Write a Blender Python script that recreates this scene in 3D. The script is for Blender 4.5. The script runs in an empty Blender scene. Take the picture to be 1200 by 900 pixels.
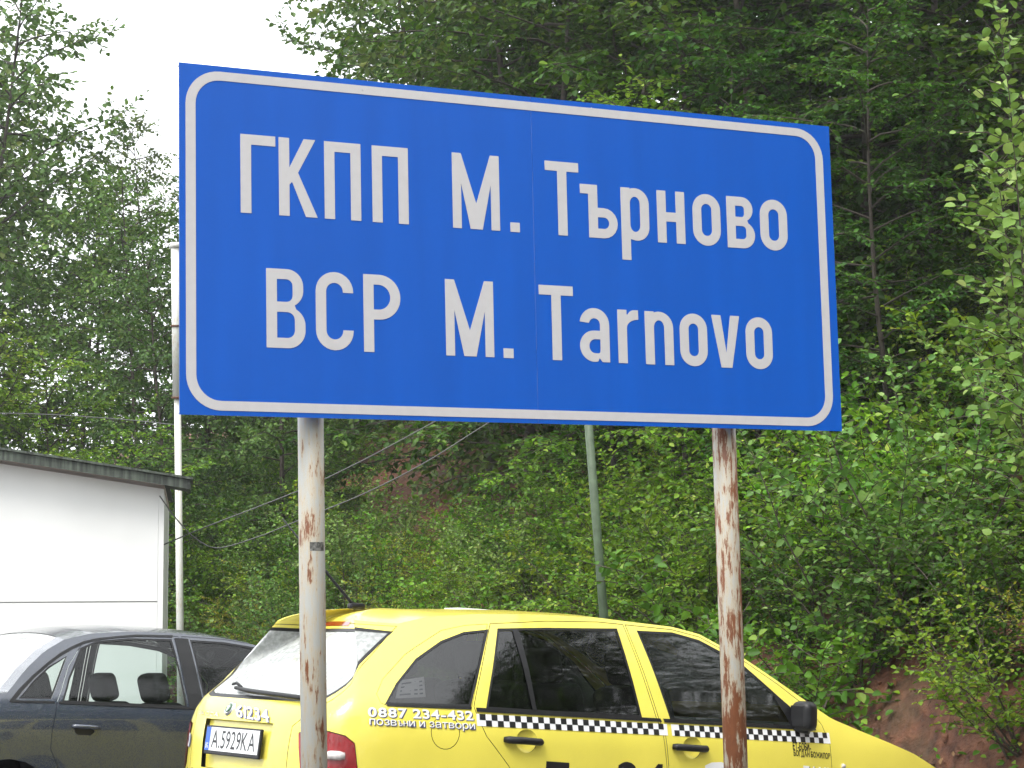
import bpy, bmesh, math, random
import numpy as np
from mathutils import Matrix, Vector
from mathutils.geometry import delaunay_2d_cdt

SC = bpy.context.scene
COL = SC.collection
rad = math.radians

# ------------------------------------------------------------------ camera, world, sun, exposure
F, CAMZ = 2350.0, 1.258            # focal length in pixels of a 1200 px wide frame; eye height
PIT, ROL = 0.12482, 0.022536
def Rx(a): c, s = math.cos(a), math.sin(a); return np.array([[1, 0, 0], [0, c, -s], [0, s, c]])
def Ry(a): c, s = math.cos(a), math.sin(a); return np.array([[c, 0, s], [0, 1, 0], [-s, 0, c]])
def Rz(a): c, s = math.cos(a), math.sin(a); return np.array([[c, -s, 0], [s, c, 0], [0, 0, 1]])
CR = Rx(PIT) @ Ry(ROL)
CPOS = np.array([0, 0, CAMZ])
cam = bpy.data.cameras.new('camera'); cam.sensor_width = 36; cam.lens = F / 1200 * 36
cam.clip_start = .05; cam.clip_end = 3000
camo = bpy.data.objects.new('camera', cam); COL.objects.link(camo)
M4 = np.eye(4); M4[:3, 0] = CR[:, 0]; M4[:3, 1] = CR[:, 2]; M4[:3, 2] = -CR[:, 1]; M4[:3, 3] = CPOS
camo.matrix_world = Matrix(M4.tolist()); SC.camera = camo

SUN_EL, SUN_AZ = 58, 205          # high, behind the camera and to the left, veiled by cloud
w = bpy.data.worlds.new('World'); SC.world = w; w.use_nodes = True
nt = w.node_tree; nt.nodes.clear()
sky = nt.nodes.new('ShaderNodeTexSky'); sky.sky_type = 'NISHITA'; sky.sun_disc = False
sky.sun_elevation = rad(SUN_EL); sky.sun_rotation = rad(SUN_AZ); sky.dust_density = 6; sky.air_density = 1.0
hs = nt.nodes.new('ShaderNodeHueSaturation'); hs.inputs['Saturation'].default_value = .10
mx = nt.nodes.new('ShaderNodeMix'); mx.data_type = 'RGBA'; mx.inputs[0].default_value = .75
mx.inputs[7].default_value = (13.0, 13.4, 13.8, 1)         # even cloud layer
bg = nt.nodes.new('ShaderNodeBackground'); bg.inputs['Strength'].default_value = .12
wo = nt.nodes.new('ShaderNodeOutputWorld')
nt.links.new(sky.outputs[0], hs.inputs['Color']); nt.links.new(hs.outputs[0], mx.inputs[6])
nt.links.new(mx.outputs[2], bg.inputs[0]); nt.links.new(bg.outputs[0], wo.inputs[0])
sl = bpy.data.lights.new('sun', 'SUN'); sl.energy = 1.5; sl.angle = rad(25); sl.color = (1, .96, .9)
so = bpy.data.objects.new('sun', sl); COL.objects.link(so)
sd = Vector((math.sin(rad(SUN_AZ)) * math.cos(rad(SUN_EL)), math.cos(rad(SUN_AZ)) * math.cos(rad(SUN_EL)), math.sin(rad(SUN_EL))))
so.rotation_euler = sd.to_track_quat('Z', 'Y').to_euler()
vs = SC.view_settings; vs.view_transform = 'Standard'; vs.look = 'None'; vs.gamma = 1; vs.use_curve_mapping = False
vs.exposure = 0.9
SC.render.engine = 'CYCLES'
SC.cycles.use_denoising = True
SC.cycles.max_bounces = 5; SC.cycles.diffuse_bounces = 3; SC.cycles.glossy_bounces = 3; SC.cycles.transparent_max_bounces = 8; SC.cycles.volume_bounces = 0
SC.cycles.use_adaptive_sampling = True; SC.cycles.adaptive_threshold = .03

# ------------------------------------------------------------------ pixel helpers
def ray(u, v): return CR @ np.array([(u - 600) / F, 1, (450 - v) / F])
def at(u, v, Z): return CPOS + ray(u, v) * Z
def project(P):
    Q = (np.asarray(P) - CPOS) @ CR
    return np.stack([600 + F * Q[..., 0] / Q[..., 1], 450 - F * Q[..., 2] / Q[..., 1]], -1)

# ------------------------------------------------------------------ object helpers
def tag(o, label=None, cat=None, group=None, kind=None):
    if label: o['label'] = label
    if cat: o['category'] = cat
    if group: o['group'] = group
    if kind: o['kind'] = kind
    return o
def empty(name, loc=(0, 0, 0), rz=0):
    o = bpy.data.objects.new(name, None); o.empty_display_size = .1
    o.location = loc; o.rotation_euler = (0, 0, rz); COL.objects.link(o); return o
def link(name, me, mat=None, parent=None):
    o = bpy.data.objects.new(name, me); COL.objects.link(o)
    if mat is not None and not me.materials: me.materials.append(mat)
    if parent is not None: o.parent = parent
    return o
def mesh(name, verts, faces, mat=None, parent=None, smooth=False):
    me = bpy.data.meshes.new(name)
    me.from_pydata([tuple(map(float, v)) for v in verts], [], [tuple(map(int, f)) for f in faces]); me.update()
    if smooth: me.polygons.foreach_set('use_smooth', [True] * len(me.polygons))
    return link(name, me, mat, parent)
def from_bm(name, bm, mat=None, parent=None, smooth=False):
    bmesh.ops.recalc_face_normals(bm, faces=bm.faces[:])
    me = bpy.data.meshes.new(name); bm.to_mesh(me); bm.free()
    if smooth: me.polygons.foreach_set('use_smooth', [True] * len(me.polygons))
    return link(name, me, mat, parent)
def box(bm, c, s, rot=None, bev=0, seg=2):
    m = Matrix.Translation(c) @ (rot.to_4x4() if rot is not None else Matrix()) @ Matrix.Diagonal((*s, 1))
    r = bmesh.ops.create_cube(bm, size=1, matrix=m)
    if bev:
        ed = list({e for v in r['verts'] for e in v.link_edges})
        bmesh.ops.bevel(bm, geom=ed, offset=bev, segments=seg, profile=.6, affect='EDGES')
def boxo(name, c, s, mat, parent=None, rot=None, bev=0, seg=2, smooth=False):
    bm = bmesh.new(); box(bm, c, s, rot, bev, seg); return from_bm(name, bm, mat, parent, smooth)
def tube(bm, pts, rads, n=12, caps=True):
    pts = [Vector(p) for p in pts]
    if not hasattr(rads, '__len__'): rads = [rads] * len(pts)
    rings = []; up = Vector((.13, .31, .94))
    for i, p in enumerate(pts):
        t = (pts[min(i + 1, len(pts) - 1)] - pts[max(i - 1, 0)]).normalized()
        a = t.cross(up)
        if a.length < .05: a = t.cross(Vector((1, 0, 0)))
        a.normalize(); b = t.cross(a)
        rings.append([bm.verts.new(p + (a * math.cos(k * 2 * math.pi / n) + b * math.sin(k * 2 * math.pi / n)) * rads[i]) for k in range(n)])
    for r0, r1 in zip(rings, rings[1:]):
        for k in range(n): bm.faces.new((r0[k], r0[(k + 1) % n], r1[(k + 1) % n], r1[k]))
    if caps: bm.faces.new(rings[0]); bm.faces.new(rings[-1])
def tubeo(name, pts, rads, mat, parent=None, n=12):
    bm = bmesh.new(); tube(bm, pts, rads, n); o = from_bm(name, bm, mat, parent)
    o.data.polygons.foreach_set('use_smooth', [len(p.vertices) == 4 for p in o.data.polygons]); return o

# ------------------------------------------------------------------ material helpers
def new_mat(name):
    m = bpy.data.materials.new(name); m.use_nodes = True; t = m.node_tree
    return m, t, t.nodes, t.links, t.nodes['Principled BSDF']
def plain(name, col, rough=.5, metal=0, spec=.5, coat=0, noise=0, nscale=8, bump=0, bscale=60):
    m, t, N, L, p = new_mat(name)
    p.inputs['Base Color'].default_value = (*col, 1); p.inputs['Roughness'].default_value = rough
    p.inputs['Metallic'].default_value = metal; p.inputs['Specular IOR Level'].default_value = spec
    p.inputs['Coat Weight'].default_value = coat; p.inputs['Coat Roughness'].default_value = .06
    tc = N.new('ShaderNodeTexCoord')
    if noise:
        n = N.new('ShaderNodeTexNoise'); n.inputs['Scale'].default_value = nscale; n.inputs['Detail'].default_value = 6
        L.new(tc.outputs['Object'], n.inputs['Vector'])
        r = N.new('ShaderNodeMapRange'); r.inputs[1].default_value = .3; r.inputs[2].default_value = .7
        r.inputs[3].default_value = 1 - noise; r.inputs[4].default_value = 1 + noise
        L.new(n.outputs[0], r.inputs[0])
        v = N.new('ShaderNodeHueSaturation'); v.inputs['Color'].default_value = (*col, 1)
        L.new(r.outputs[0], v.inputs['Value']); L.new(v.outputs[0], p.inputs['Base Color'])
    if bump:
        n2 = N.new('ShaderNodeTexNoise'); n2.inputs['Scale'].default_value = bscale; n2.inputs['Detail'].default_value = 4
        L.new(tc.outputs['Object'], n2.inputs['Vector'])
        b = N.new('ShaderNodeBump'); b.inputs['Strength'].default_value = bump; b.inputs['Distance'].default_value = .01
        L.new(n2.outputs[0], b.inputs['Height']); L.new(b.outputs[0], p.inputs['Normal'])
    return m
def rainy_paint(name, col, rough=.3, drops=.25):
    m, t, N, L, p = new_mat(name)
    tc = N.new('ShaderNodeTexCoord')
    n = N.new('ShaderNodeTexNoise'); n.inputs['Scale'].default_value = 3; n.inputs['Detail'].default_value = 6
    L.new(tc.outputs['Object'], n.inputs['Vector'])
    r = N.new('ShaderNodeMapRange'); r.inputs[1].default_value = .3; r.inputs[2].default_value = .7; r.inputs[3].default_value = .93; r.inputs[4].default_value = 1.05
    L.new(n.outputs[0], r.inputs[0])
    hv = N.new('ShaderNodeHueSaturation'); hv.inputs['Color'].default_value = (*col, 1); L.new(r.outputs[0], hv.inputs['Value']); L.new(hv.outputs[0], p.inputs['Base Color'])
    p.inputs['Roughness'].default_value = rough; p.inputs['Coat Weight'].default_value = .7; p.inputs['Coat Roughness'].default_value = .05
    v = N.new('ShaderNodeTexVoronoi'); v.inputs['Scale'].default_value = 130; L.new(tc.outputs['Object'], v.inputs['Vector'])
    r2 = N.new('ShaderNodeMapRange'); r2.inputs[1].default_value = .15; r2.inputs[2].default_value = .45; r2.inputs[3].default_value = 1; r2.inputs[4].default_value = 0
    L.new(v.outputs['Distance'], r2.inputs[0])
    b = N.new('ShaderNodeBump'); b.inputs['Strength'].default_value = drops; b.inputs['Distance'].default_value = .002
    L.new(r2.outputs[0], b.inputs['Height']); L.new(b.outputs[0], p.inputs['Coat Normal'])
    return m
def glass_mat(name, tint, refl=1.0, fog=0.0, ior=1.55, drops=.5):
    m, t, N, L, p = new_mat(name)
    N.remove(p); out = N['Material Output']
    tr = N.new('ShaderNodeBsdfTransparent'); tr.inputs[0].default_value = (*tint, 1)
    gl = N.new('ShaderNodeBsdfGlossy'); gl.inputs['Roughness'].default_value = .03
    tc = N.new('ShaderNodeTexCoord'); v = N.new('ShaderNodeTexVoronoi'); v.inputs['Scale'].default_value = 110
    L.new(tc.outputs['Object'], v.inputs['Vector'])
    r2 = N.new('ShaderNodeMapRange'); r2.inputs[1].default_value = .12; r2.inputs[2].default_value = .38; r2.inputs[3].default_value = 1; r2.inputs[4].default_value = 0
    L.new(v.outputs['Distance'], r2.inputs[0])
    b = N.new('ShaderNodeBump'); b.inputs['Strength'].default_value = drops; b.inputs['Distance'].default_value = .002
    L.new(r2.outputs[0], b.inputs['Height']); L.new(b.outputs[0], gl.inputs['Normal'])
    fr = N.new('ShaderNodeFresnel'); fr.inputs['IOR'].default_value = ior
    mp = N.new('ShaderNodeMath'); mp.operation = 'MULTIPLY'; mp.inputs[1].default_value = refl; mp.use_clamp = True; L.new(fr.outputs[0], mp.inputs[0])
    mi = N.new('ShaderNodeMixShader'); L.new(mp.outputs[0], mi.inputs[0]); L.new(tr.outputs[0], mi.inputs[1]); L.new(gl.outputs[0], mi.inputs[2])
    last = mi
    if fog:
        df = N.new('ShaderNodeBsdfDiffuse'); df.inputs[0].default_value = (.75, .78, .76, 1)
        n = N.new('ShaderNodeTexNoise'); n.inputs['Scale'].default_value = 40; n.inputs['Detail'].default_value = 5; L.new(tc.outputs['Object'], n.inputs['Vector'])
        r3 = N.new('ShaderNodeMapRange'); r3.inputs[1].default_value = .35; r3.inputs[2].default_value = .65; r3.inputs[3].default_value = fog * .75; r3.inputs[4].default_value = fog * 1.2
        L.new(n.outputs[0], r3.inputs[0])
        m2 = N.new('ShaderNodeMixShader'); L.new(r3.outputs[0], m2.inputs[0]); L.new(mi.outputs[0], m2.inputs[1]); L.new(df.outputs[0], m2.inputs[2]); last = m2
    L.new(last.outputs[0], out.inputs[0]); return m
def rusty(name, amount, seed, paint=(.37, .375, .355)):
    m, t, N, L, p = new_mat(name)
    tc = N.new('ShaderNodeTexCoord')
    def noise(scale, sc, detail=6, rough=.6):
        mp = N.new('ShaderNodeMapping'); mp.inputs['Scale'].default_value = scale; mp.inputs['Location'].default_value = (seed, seed * 2.3, seed * .7)
        n = N.new('ShaderNodeTexNoise'); n.inputs['Scale'].default_value = sc; n.inputs['Detail'].default_value = detail; n.inputs['Roughness'].default_value = rough
        L.new(tc.outputs['Object'], mp.inputs[0]); L.new(mp.outputs[0], n.inputs['Vector']); return n
    def ramp(n, a, b):
        r = N.new('ShaderNodeMapRange'); r.inputs[1].default_value = a; r.inputs[2].default_value = b; L.new(n.outputs[0], r.inputs[0]); return r
    n1 = noise((1, 1, .16), 72, 8, .72); n2 = noise((1, 1, .5), 9, 4); n3 = noise((1, 1, .3), 90, 4)
    ad = N.new('ShaderNodeMath'); ad.operation = 'MULTIPLY_ADD'; ad.inputs[1].default_value = .6; L.new(n2.outputs[0], ad.inputs[0]); L.new(n1.outputs[0], ad.inputs[2])
    core = ramp(ad, 1.02 - amount, 1.08 - amount); halo = ramp(ad, .86 - amount, 1.06 - amount)
    c1 = N.new('ShaderNodeMix'); c1.data_type = 'RGBA'; c1.inputs[6].default_value = (*paint, 1); c1.inputs[7].default_value = (.46, .33, .16, 1)
    hm = N.new('ShaderNodeMath'); hm.operation = 'MULTIPLY'; hm.inputs[1].default_value = .6; L.new(halo.outputs[0], hm.inputs[0]); L.new(hm.outputs[0], c1.inputs[0])
    c2 = N.new('ShaderNodeMix'); c2.data_type = 'RGBA'; L.new(c1.outputs[2], c2.inputs[6]); L.new(core.outputs[0], c2.inputs[0])
    rc = N.new('ShaderNodeMix'); rc.data_type = 'RGBA'; rc.inputs[6].default_value = (.10, .030, .012, 1); rc.inputs[7].default_value = (.24, .085, .03, 1)
    L.new(n3.outputs[0], rc.inputs[0]); L.new(rc.outputs[2], c2.inputs[7]); L.new(c2.outputs[2], p.inputs['Base Color'])
    p.inputs['Roughness'].default_value = .45
    b = N.new('ShaderNodeBump'); b.inputs['Strength'].default_value = .35; b.inputs['Distance'].default_value = .003
    L.new(core.outputs[0], b.inputs['Height']); L.new(b.outputs[0], p.inputs['Normal'])
    return m

# ------------------------------------------------------------------ vehicles stand on this gently sloping lot
TAXI_P = np.array([0.37861, 10.40726, -1.36590 + CAMZ]); TAXI_R = Rz(.615164) @ Ry(.064493) @ Rx(.014984)
GN = TAXI_R[:, 2]
def ground_z(x, y):
    t = -(GN[0] * (x - TAXI_P[0]) + GN[1] * (y - TAXI_P[1])) / GN[2]
    return TAXI_P[2] + 3.0 * np.tanh(t / 3.0)
def nz(x, y, s=1.0, seed=0.0):
    return (np.sin(x * 1.7 * s + 1.3 + seed) * np.cos(y * 1.9 * s - .7 + seed * 2) + .6 * np.sin(x * 3.9 * s + y * 2.7 * s + seed) + .4 * np.cos(x * 7.1 * s - y * 6.3 * s + 2 * seed)) / 2
TOE, TN, TT = np.array([3.3, 13.2]), np.array([.878, .479]), np.array([-.479, .878])
def bank_d(x, y): return (x - TOE[0]) * TN[0] + (y - TOE[1]) * TN[1]
PROF_D = [-.4, 0, .15, .45, 1.0, 6, 12, 20, 60, 400]; PROF_H = [-.35, 0, .55, 1.15, 1.55, 5.2, 8.6, 10.5, 15, 20]
def hill_z(x, y):
    d = bank_d(x, y); a = (x - TOE[0]) * TT[0] + (y - TOE[1]) * TT[1]
    dd = d + .16 * nz(a * .9, d * .2, 1.0) * np.clip(d + .3, 0, 1)
    h = np.interp(dd, PROF_D, PROF_H)
    return ground_z(x, y) + h + .10 * nz(x, y, 1.3) * np.clip(d, 0, 1) + .05 * nz(x, y, 4.2, 3) * np.clip(d * 2 + .5, 0, 1)
def terrain_z(x, y): return np.where(bank_d(x, y) > 0, hill_z(x, y), ground_z(x, y))

# ground sheet
m, t, N, L, p = new_mat('wet_asphalt')
tc = N.new('ShaderNodeTexCoord'); n = N.new('ShaderNodeTexNoise'); n.inputs['Scale'].default_value = .6; n.inputs['Detail'].default_value = 10; L.new(tc.outputs['Object'], n.inputs['Vector'])
cr = N.new('ShaderNodeValToRGB'); cr.color_ramp.elements[0].color = (.045, .046, .05, 1); cr.color_ramp.elements[1].color = (.10, .10, .098, 1); L.new(n.outputs[0], cr.inputs[0]); L.new(cr.outputs[0], p.inputs['Base Color'])
rr_ = N.new('ShaderNodeMapRange'); rr_.inputs[1].default_value = .4; rr_.inputs[2].default_value = .6; rr_.inputs[3].default_value = .15; rr_.inputs[4].default_value = .6; L.new(n.outputs[0], rr_.inputs[0]); L.new(rr_.outputs[0], p.inputs['Roughness'])
MAT_ASPHALT = m
gx = np.concatenate([-np.geomspace(400, 14, 14), np.linspace(-12, 12, 33), np.geomspace(14, 400, 14)])
gy = np.concatenate([-np.geomspace(400, 8, 12), np.linspace(-6, 40, 50), np.geomspace(44, 600, 14)])
V = [(x, y, float(ground_z(x, y))) for y in gy for x in gx]; nx_ = len(gx)
Fc = [(j * nx_ + i, j * nx_ + i + 1, (j + 1) * nx_ + i + 1, (j + 1) * nx_ + i) for j in range(len(gy) - 1) for i in range(nx_ - 1)]
tag(mesh('ground', V, Fc, MAT_ASPHALT, smooth=True), 'wet dark asphalt parking ground', kind='structure')

# red-soil hillside
m, t, N, L, p = new_mat('red_soil')
tc = N.new('ShaderNodeTexCoord')
n1 = N.new('ShaderNodeTexNoise'); n1.inputs['Scale'].default_value = 1.3; n1.inputs['Detail'].default_value = 10; L.new(tc.outputs['Object'], n1.inputs['Vector'])
n2 = N.new('ShaderNodeTexNoise'); n2.inputs['Scale'].default_value = 9; n2.inputs['Detail'].default_value = 8; L.new(tc.outputs['Object'], n2.inputs['Vector'])
c1 = N.new('ShaderNodeValToRGB'); e = c1.color_ramp.elements
e[0].position = .3; e[0].color = (.055, .019, .010, 1); e[1].position = .7; e[1].color = (.185, .072, .036, 1); L.new(n2.outputs[0], c1.inputs[0])
mxn = N.new('ShaderNodeMix'); mxn.data_type = 'RGBA'; mxn.inputs[7].default_value = (.06, .045, .022, 1)
r_ = N.new('ShaderNodeMapRange'); r_.inputs[1].default_value = .52; r_.inputs[2].default_value = .68; L.new(n1.outputs[0], r_.inputs[0]); L.new(r_.outputs[0], mxn.inputs[0]); L.new(c1.outputs[0], mxn.inputs[6]); L.new(mxn.outputs[2], p.inputs['Base Color'])
p.inputs['Roughness'].default_value = .75
b_ = N.new('ShaderNodeBump'); b_.inputs['Strength'].default_value = 1; b_.inputs['Distance'].default_value = .08; L.new(n2.outputs[0], b_.inputs['Height']); L.new(b_.outputs[0], p.inputs['Normal'])
MAT_SOIL = m
aa = np.concatenate([np.linspace(-60, -8, 14), np.linspace(-7, 45, 170), np.geomspace(46, 160, 16)])
dd = np.concatenate([np.linspace(-.4, 1.2, 22), np.linspace(1.4, 14, 50), np.geomspace(15, 260, 22)])
V = []
for a in aa:
    x = TOE[0] + TT[0] * a + TN[0] * dd; y = TOE[1] + TT[1] * a + TN[1] * dd
    V += list(zip(x, y, hill_z(x, y)))
nd = len(dd)
Fc = [(i * nd + j, i * nd + j + 1, (i + 1) * nd + j + 1, (i + 1) * nd + j) for i in range(len(aa) - 1) for j in range(nd - 1)]
tag(mesh('hillside', V, Fc, MAT_SOIL, smooth=True), 'steep red soil bank rising behind the taxi', kind='structure')
# clods and stones proud of the cut face
rng = np.random.default_rng(5)
bm = bmesh.new(); bmesh.ops.create_icosphere(bm, subdivisions=1, radius=1)
for v in bm.verts: v.co *= 1 + .3 * math.sin(v.co.x * 5 + v.co.y * 7)
base_v = np.array([v.co[:] for v in bm.verts]); base_f = np.array([[v.index for v in f.verts] for f in bm.faces]); bm.free()
Vs, Fs = [], []
for k in range(420):
    a = rng.uniform(-6, 9); d = rng.uniform(0, .55) if rng.random() < .7 else rng.uniform(.5, 2)
    x = TOE[0] + TT[0] * a + TN[0] * d; y = TOE[1] + TT[1] * a + TN[1] * d
    s = rng.uniform(.01, .045) * (1, .7, .6)[k % 3]
    Q = (base_v * rng.uniform(.5, 1.2, 3) * s) @ Rz(rng.uniform(0, 6)).T
    Fs.append(base_f + len(Vs) * len(base_v)); Vs.append(Q + [x, y, float(hill_z(x, y)) + s * .1])
tag(mesh('soil_clods', np.concatenate(Vs), np.concatenate(Fs), MAT_SOIL), 'loose red clods and stones on the cut bank', 'soil', kind='stuff')

# ------------------------------------------------------------------ road sign
SO = np.array([-0.91904, 5.49789, 0.62624 + CAMZ]); SYAW, SW, SH = 0.427457, 2.1675, 1.0
m, t, N, L, p = new_mat('sign_blue')
tc = N.new('ShaderNodeTexCoord'); n = N.new('ShaderNodeTexNoise'); n.inputs['Scale'].default_value = 2.2; n.inputs['Detail'].default_value = 5
mp = N.new('ShaderNodeMapping'); mp.inputs['Scale'].default_value = (6, 6, .6); L.new(tc.outputs['Object'], mp.inputs[0]); L.new(mp.outputs[0], n.inputs['Vector'])
hv = N.new('ShaderNodeHueSaturation'); hv.inputs['Color'].default_value = (.003, .085, .45, 1)
r_ = N.new('ShaderNodeMapRange'); r_.inputs[1].default_value = .3; r_.inputs[2].default_value = .7; r_.inputs[3].default_value = .95; r_.inputs[4].default_value = 1.06
L.new(n.outputs[0], r_.inputs[0]); L.new(r_.outputs[0], hv.inputs['Value']); L.new(hv.outputs[0], p.inputs['Base Color'])
p.inputs['Roughness'].default_value = .38; p.inputs['Specular IOR Level'].default_value = .3
MAT_BLUE = m
MAT_FILM = plain('sign_film', (.50, .485, .49), .45, noise=.03, nscale=40)
MAT_ALU = plain('aluminium', (.5, .5, .5), .45, metal=.8, noise=.1)
MAT_POST_A = rusty('post_paint', .13, 3.1)
MAT_POST_B = rusty('post_paint_rusty', .255, 8.4)
MAT_DARKRUST = plain('rusty_steel', (.10, .045, .025), .8, noise=.4, nscale=30, bump=.4)

sign = empty('road_sign', (0, 0, 0))
SH_ = np.array([math.cos(SYAW), math.sin(SYAW), 0]); SNRM = np.array([math.sin(SYAW), -math.cos(SYAW), 0])   # towards the camera
SM = np.eye(4); SM[:3, 0] = SH_; SM[:3, 1] = -SNRM; SM[:3, 2] = (0, 0, 1); SM[:3, 3] = SO      # local: x along, y away, z up
sign.matrix_world = Matrix(SM.tolist())
tag(sign, 'large blue road sign with grey Cyrillic and Latin lettering on two posts', 'road sign')
SEAM = 1.0935
for x0, x1 in ((0, SEAM - .0006), (SEAM + .0006, SW)):
    pn = boxo('panel', ((x0 + x1) / 2, .0015, SH / 2), (x1 - x0, .003, SH), MAT_BLUE, sign)
    bm = bmesh.new()                       # folded stiffening lips on the back
    bm.free()
    for z in (.006, SH - .006): boxo('stiffening_lip', ((x0 + x1) / 2, .0135, z), (x1 - x0 - .004, .021, .003), MAT_ALU, pn)
for z in (.2, .8): boxo('rail', (SW / 2, .022, z), (SW - .1, .036, .05), MAT_ALU, sign, bev=.004)

def arc(cx, cy, rx, ry, a0, a1, n=10):
    return [(cx + rx * math.cos(rad(a0 + (a1 - a0) * i / n)), cy + ry * math.sin(rad(a0 + (a1 - a0) * i / n))) for i in range(n + 1)]
def rrect(x0, y0, x1, y1, tl, tr, br, bl):
    o = []
    o += arc(x0 + bl, y0 + bl, bl, bl, 180, 270) if bl else [(x0, y0)]
    o += arc(x1 - br, y0 + br, br, br, 270, 360) if br else [(x1, y0)]
    o += arc(x1 - tr, y1 - tr, tr, tr, 0, 90) if tr else [(x1, y1)]
    o += arc(x0 + tl, y1 - tl, tl, tl, 90, 180) if tl else [(x0, y1)]
    return o
T_ = .0315                                  # stroke width in metres
def glyph(g, w, h):
    T = T_; v = T * .93
    if g == 'Г': return [[(0, 0), (T, 0), (T, h - v), (w, h - v), (w, h), (0, h)]]
    if g == 'П': return [[(0, 0), (T, 0), (T, h - v), (w - T, h - v), (w - T, 0), (w, 0), (w, h), (0, h)]]
    if g == 'К':
        k = T * 1.12
        return [[(0, 0), (T, 0), (T, h * .40), (T + .008, h * .44), (w - k, 0), (w, 0), (T + .026, h * .56), (w - .005, h), (w - .005 - k, h), (T, h * .62), (T, h), (0, h)]]
    if g == 'М':
        s = T * .9; q = T * .62
        return [[(0, 0), (s, 0), (s, h * .60), (w / 2 - q, 0), (w / 2 + q, 0), (w - s, h * .60), (w - s, 0), (w, 0), (w, h), (w - s * 1.02, h), (w / 2, h * .34), (s * 1.02, h), (0, h)]]
    if g == '.': return [[(0, 0), (w, 0), (w, h), (0, h)]]
    if g == 'Т': c = w / 2; s = T / 2; return [[(c - s, 0), (c + s, 0), (c + s, h - v), (w, h - v), (w, h), (0, h), (0, h - v), (c - s, h - v)]]
    if g == 'ъ':
        a = T * .88; hb = h * .57; r = hb / 2
        return [[(a, 0), (w - r, 0)] + arc(w - r, r, r, r, 270, 450)[1:-1] + [(w - r, hb), (a + T, hb), (a + T, h), (0, h), (0, h - v), (a, h - v)],
                [(a + T, v), (a + T, hb - v), (w - r, hb - v)] + arc(w - r, r, r - v, r - v, 90, -90)[1:-1] + [(w - r, v)]]
    if g in 'рn' or g == 'r':
        r = w / 2
        if g == 'р':       # h is the x-height, the stem goes below the baseline
            return [[(0, -.062), (T, -.062), (T, .004)] + arc(w - r * .9, r * .9, r * .9, r * .9, 250, 360)[0:] + arc(w - r, h - r, r, r, 0, 115) + [(T, h - .014), (T, h), (0, h)],
                    [(T, r * .95), (T, h - r * .95)] + arc((T + w - T) / 2, h - (w / 2), (w - 2 * T) / 2, (w - 2 * T) / 2 * 1.25, 165, 0, 8) + arc((T + w - T) / 2, w / 2, (w - 2 * T) / 2, (w - 2 * T) / 2 * 1.25, 0, -165, 8)]
        if g == 'n':
            return [[(0, 0), (T, 0), (T, h - r * .95)] + arc(w / 2, h - w / 2, (w - 2 * T) / 2, (w - 2 * T) / 2 * 1.25, 165, 0, 8) + [(w - T, 0), (w, 0)] + arc(w - r, h - r, r, r, 0, 115) + [(T, h - .014), (T, h), (0, h)]]
        return [[(0, 0), (T, 0), (T, h * .66)] + arc(w * .98, h * .66, w * .98 - T, h * .34 - v, 180, 95, 6) + [(w, h - v), (w, h), (w * .8, h)] + arc(w * .8, h * .82, w * .36, h * .18, 95, 150, 5) + [(T, h - .014), (T, h), (0, h)]]
    if g == 'н': m_ = h * .5; return [[(0, 0), (T, 0), (T, m_ - v / 2), (w - T, m_ - v / 2), (w - T, 0), (w, 0), (w, h), (w - T, h), (w - T, m_ + v / 2), (T, m_ + v / 2), (T, h), (0, h)]]
    if g == 'о': r = w / 2; i = w - 2 * T; return [rrect(0, 0, w, h, r, r, r, r), rrect(T, T, w - T, h - T, i / 2, i / 2, i / 2, i / 2)[::-1]]
    if g in 'вВ':
        m_ = h * .52; r1 = min((h - m_) / 2, w * .42); r2 = min(m_ / 2, w * .45); k = .006
        o = [(0, 0)] + arc(w - r2, r2, r2, r2, 270, 360) + arc(w - r2, m_ - r2, r2, r2, 0, 62) + arc(w - k - r1, m_ + r1, r1, r1, -62, 0) + arc(w - k - r1, h - r1, r1, r1, 0, 90) + [(0, h)]
        i2, i1 = max(r2 - v, .008), max(r1 - v, .008)
        return [o, rrect(T, v, w - T, m_ - v / 2, 0, i2, i2, 0)[::-1], rrect(T, m_ + v / 2, w - T - k, h - v, 0, i1, i1, 0)[::-1]]
    if g == 'Р':
        m_ = h * .42; r = (h - m_) * .5
        return [[(0, 0), (T, 0), (T, m_)] + arc(w - r, m_ + r, r, r, 270, 360) + arc(w - r, h - r, r, r, 0, 90) + [(0, h)], rrect(T, m_ + v, w - T, h - v, 0, r - v, r - v, 0)[::-1]]
    if g == 'С':
        r = w / 2; ri = r - T; c = .26
        return [[(w, h - h * c)] + arc(w / 2, h - r, r, r, 0, 180, 14) + arc(w / 2, r, r, r, 180, 360, 14) + [(w, h * c), (w - T, h * c)] + arc(w / 2, r, ri, ri, 0, -180, 12) + arc(w / 2, h - r, ri, ri, 180, 0, 12) + [(w - T, h - h * c)]]
    if g == 'а':
        r = w / 2; ri = r - T; hb = h * .58; rb = hb / 2
        return [[(w, 0)] + arc(w / 2, h - r, r, r, 0, 172, 14) + [(T, h - r + .004)] + arc(w / 2, h - r, ri, ri, 165, 0, 10) + [(w - T, hb)] + arc(rb, hb - rb, rb, rb, 90, 180, 8) + arc(rb, rb, rb, rb, 180, 285, 10) + [(w - T - .004, .012), (w - T + .006, 0)],
                rrect(T, v * .9, w - T, hb - v * .9, (hb - 1.8 * v) * .48, 0, (hb - 1.8 * v) * .2, (hb - 1.8 * v) * .48)[::-1]]
    if g == 'v':
        s = T * 1.05; q = T * .62
        return [[(w / 2 - q, 0), (w / 2 + q, 0), (w, h), (w - s, h), (w / 2, h * .28), (s, h), (0, h)]]
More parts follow.
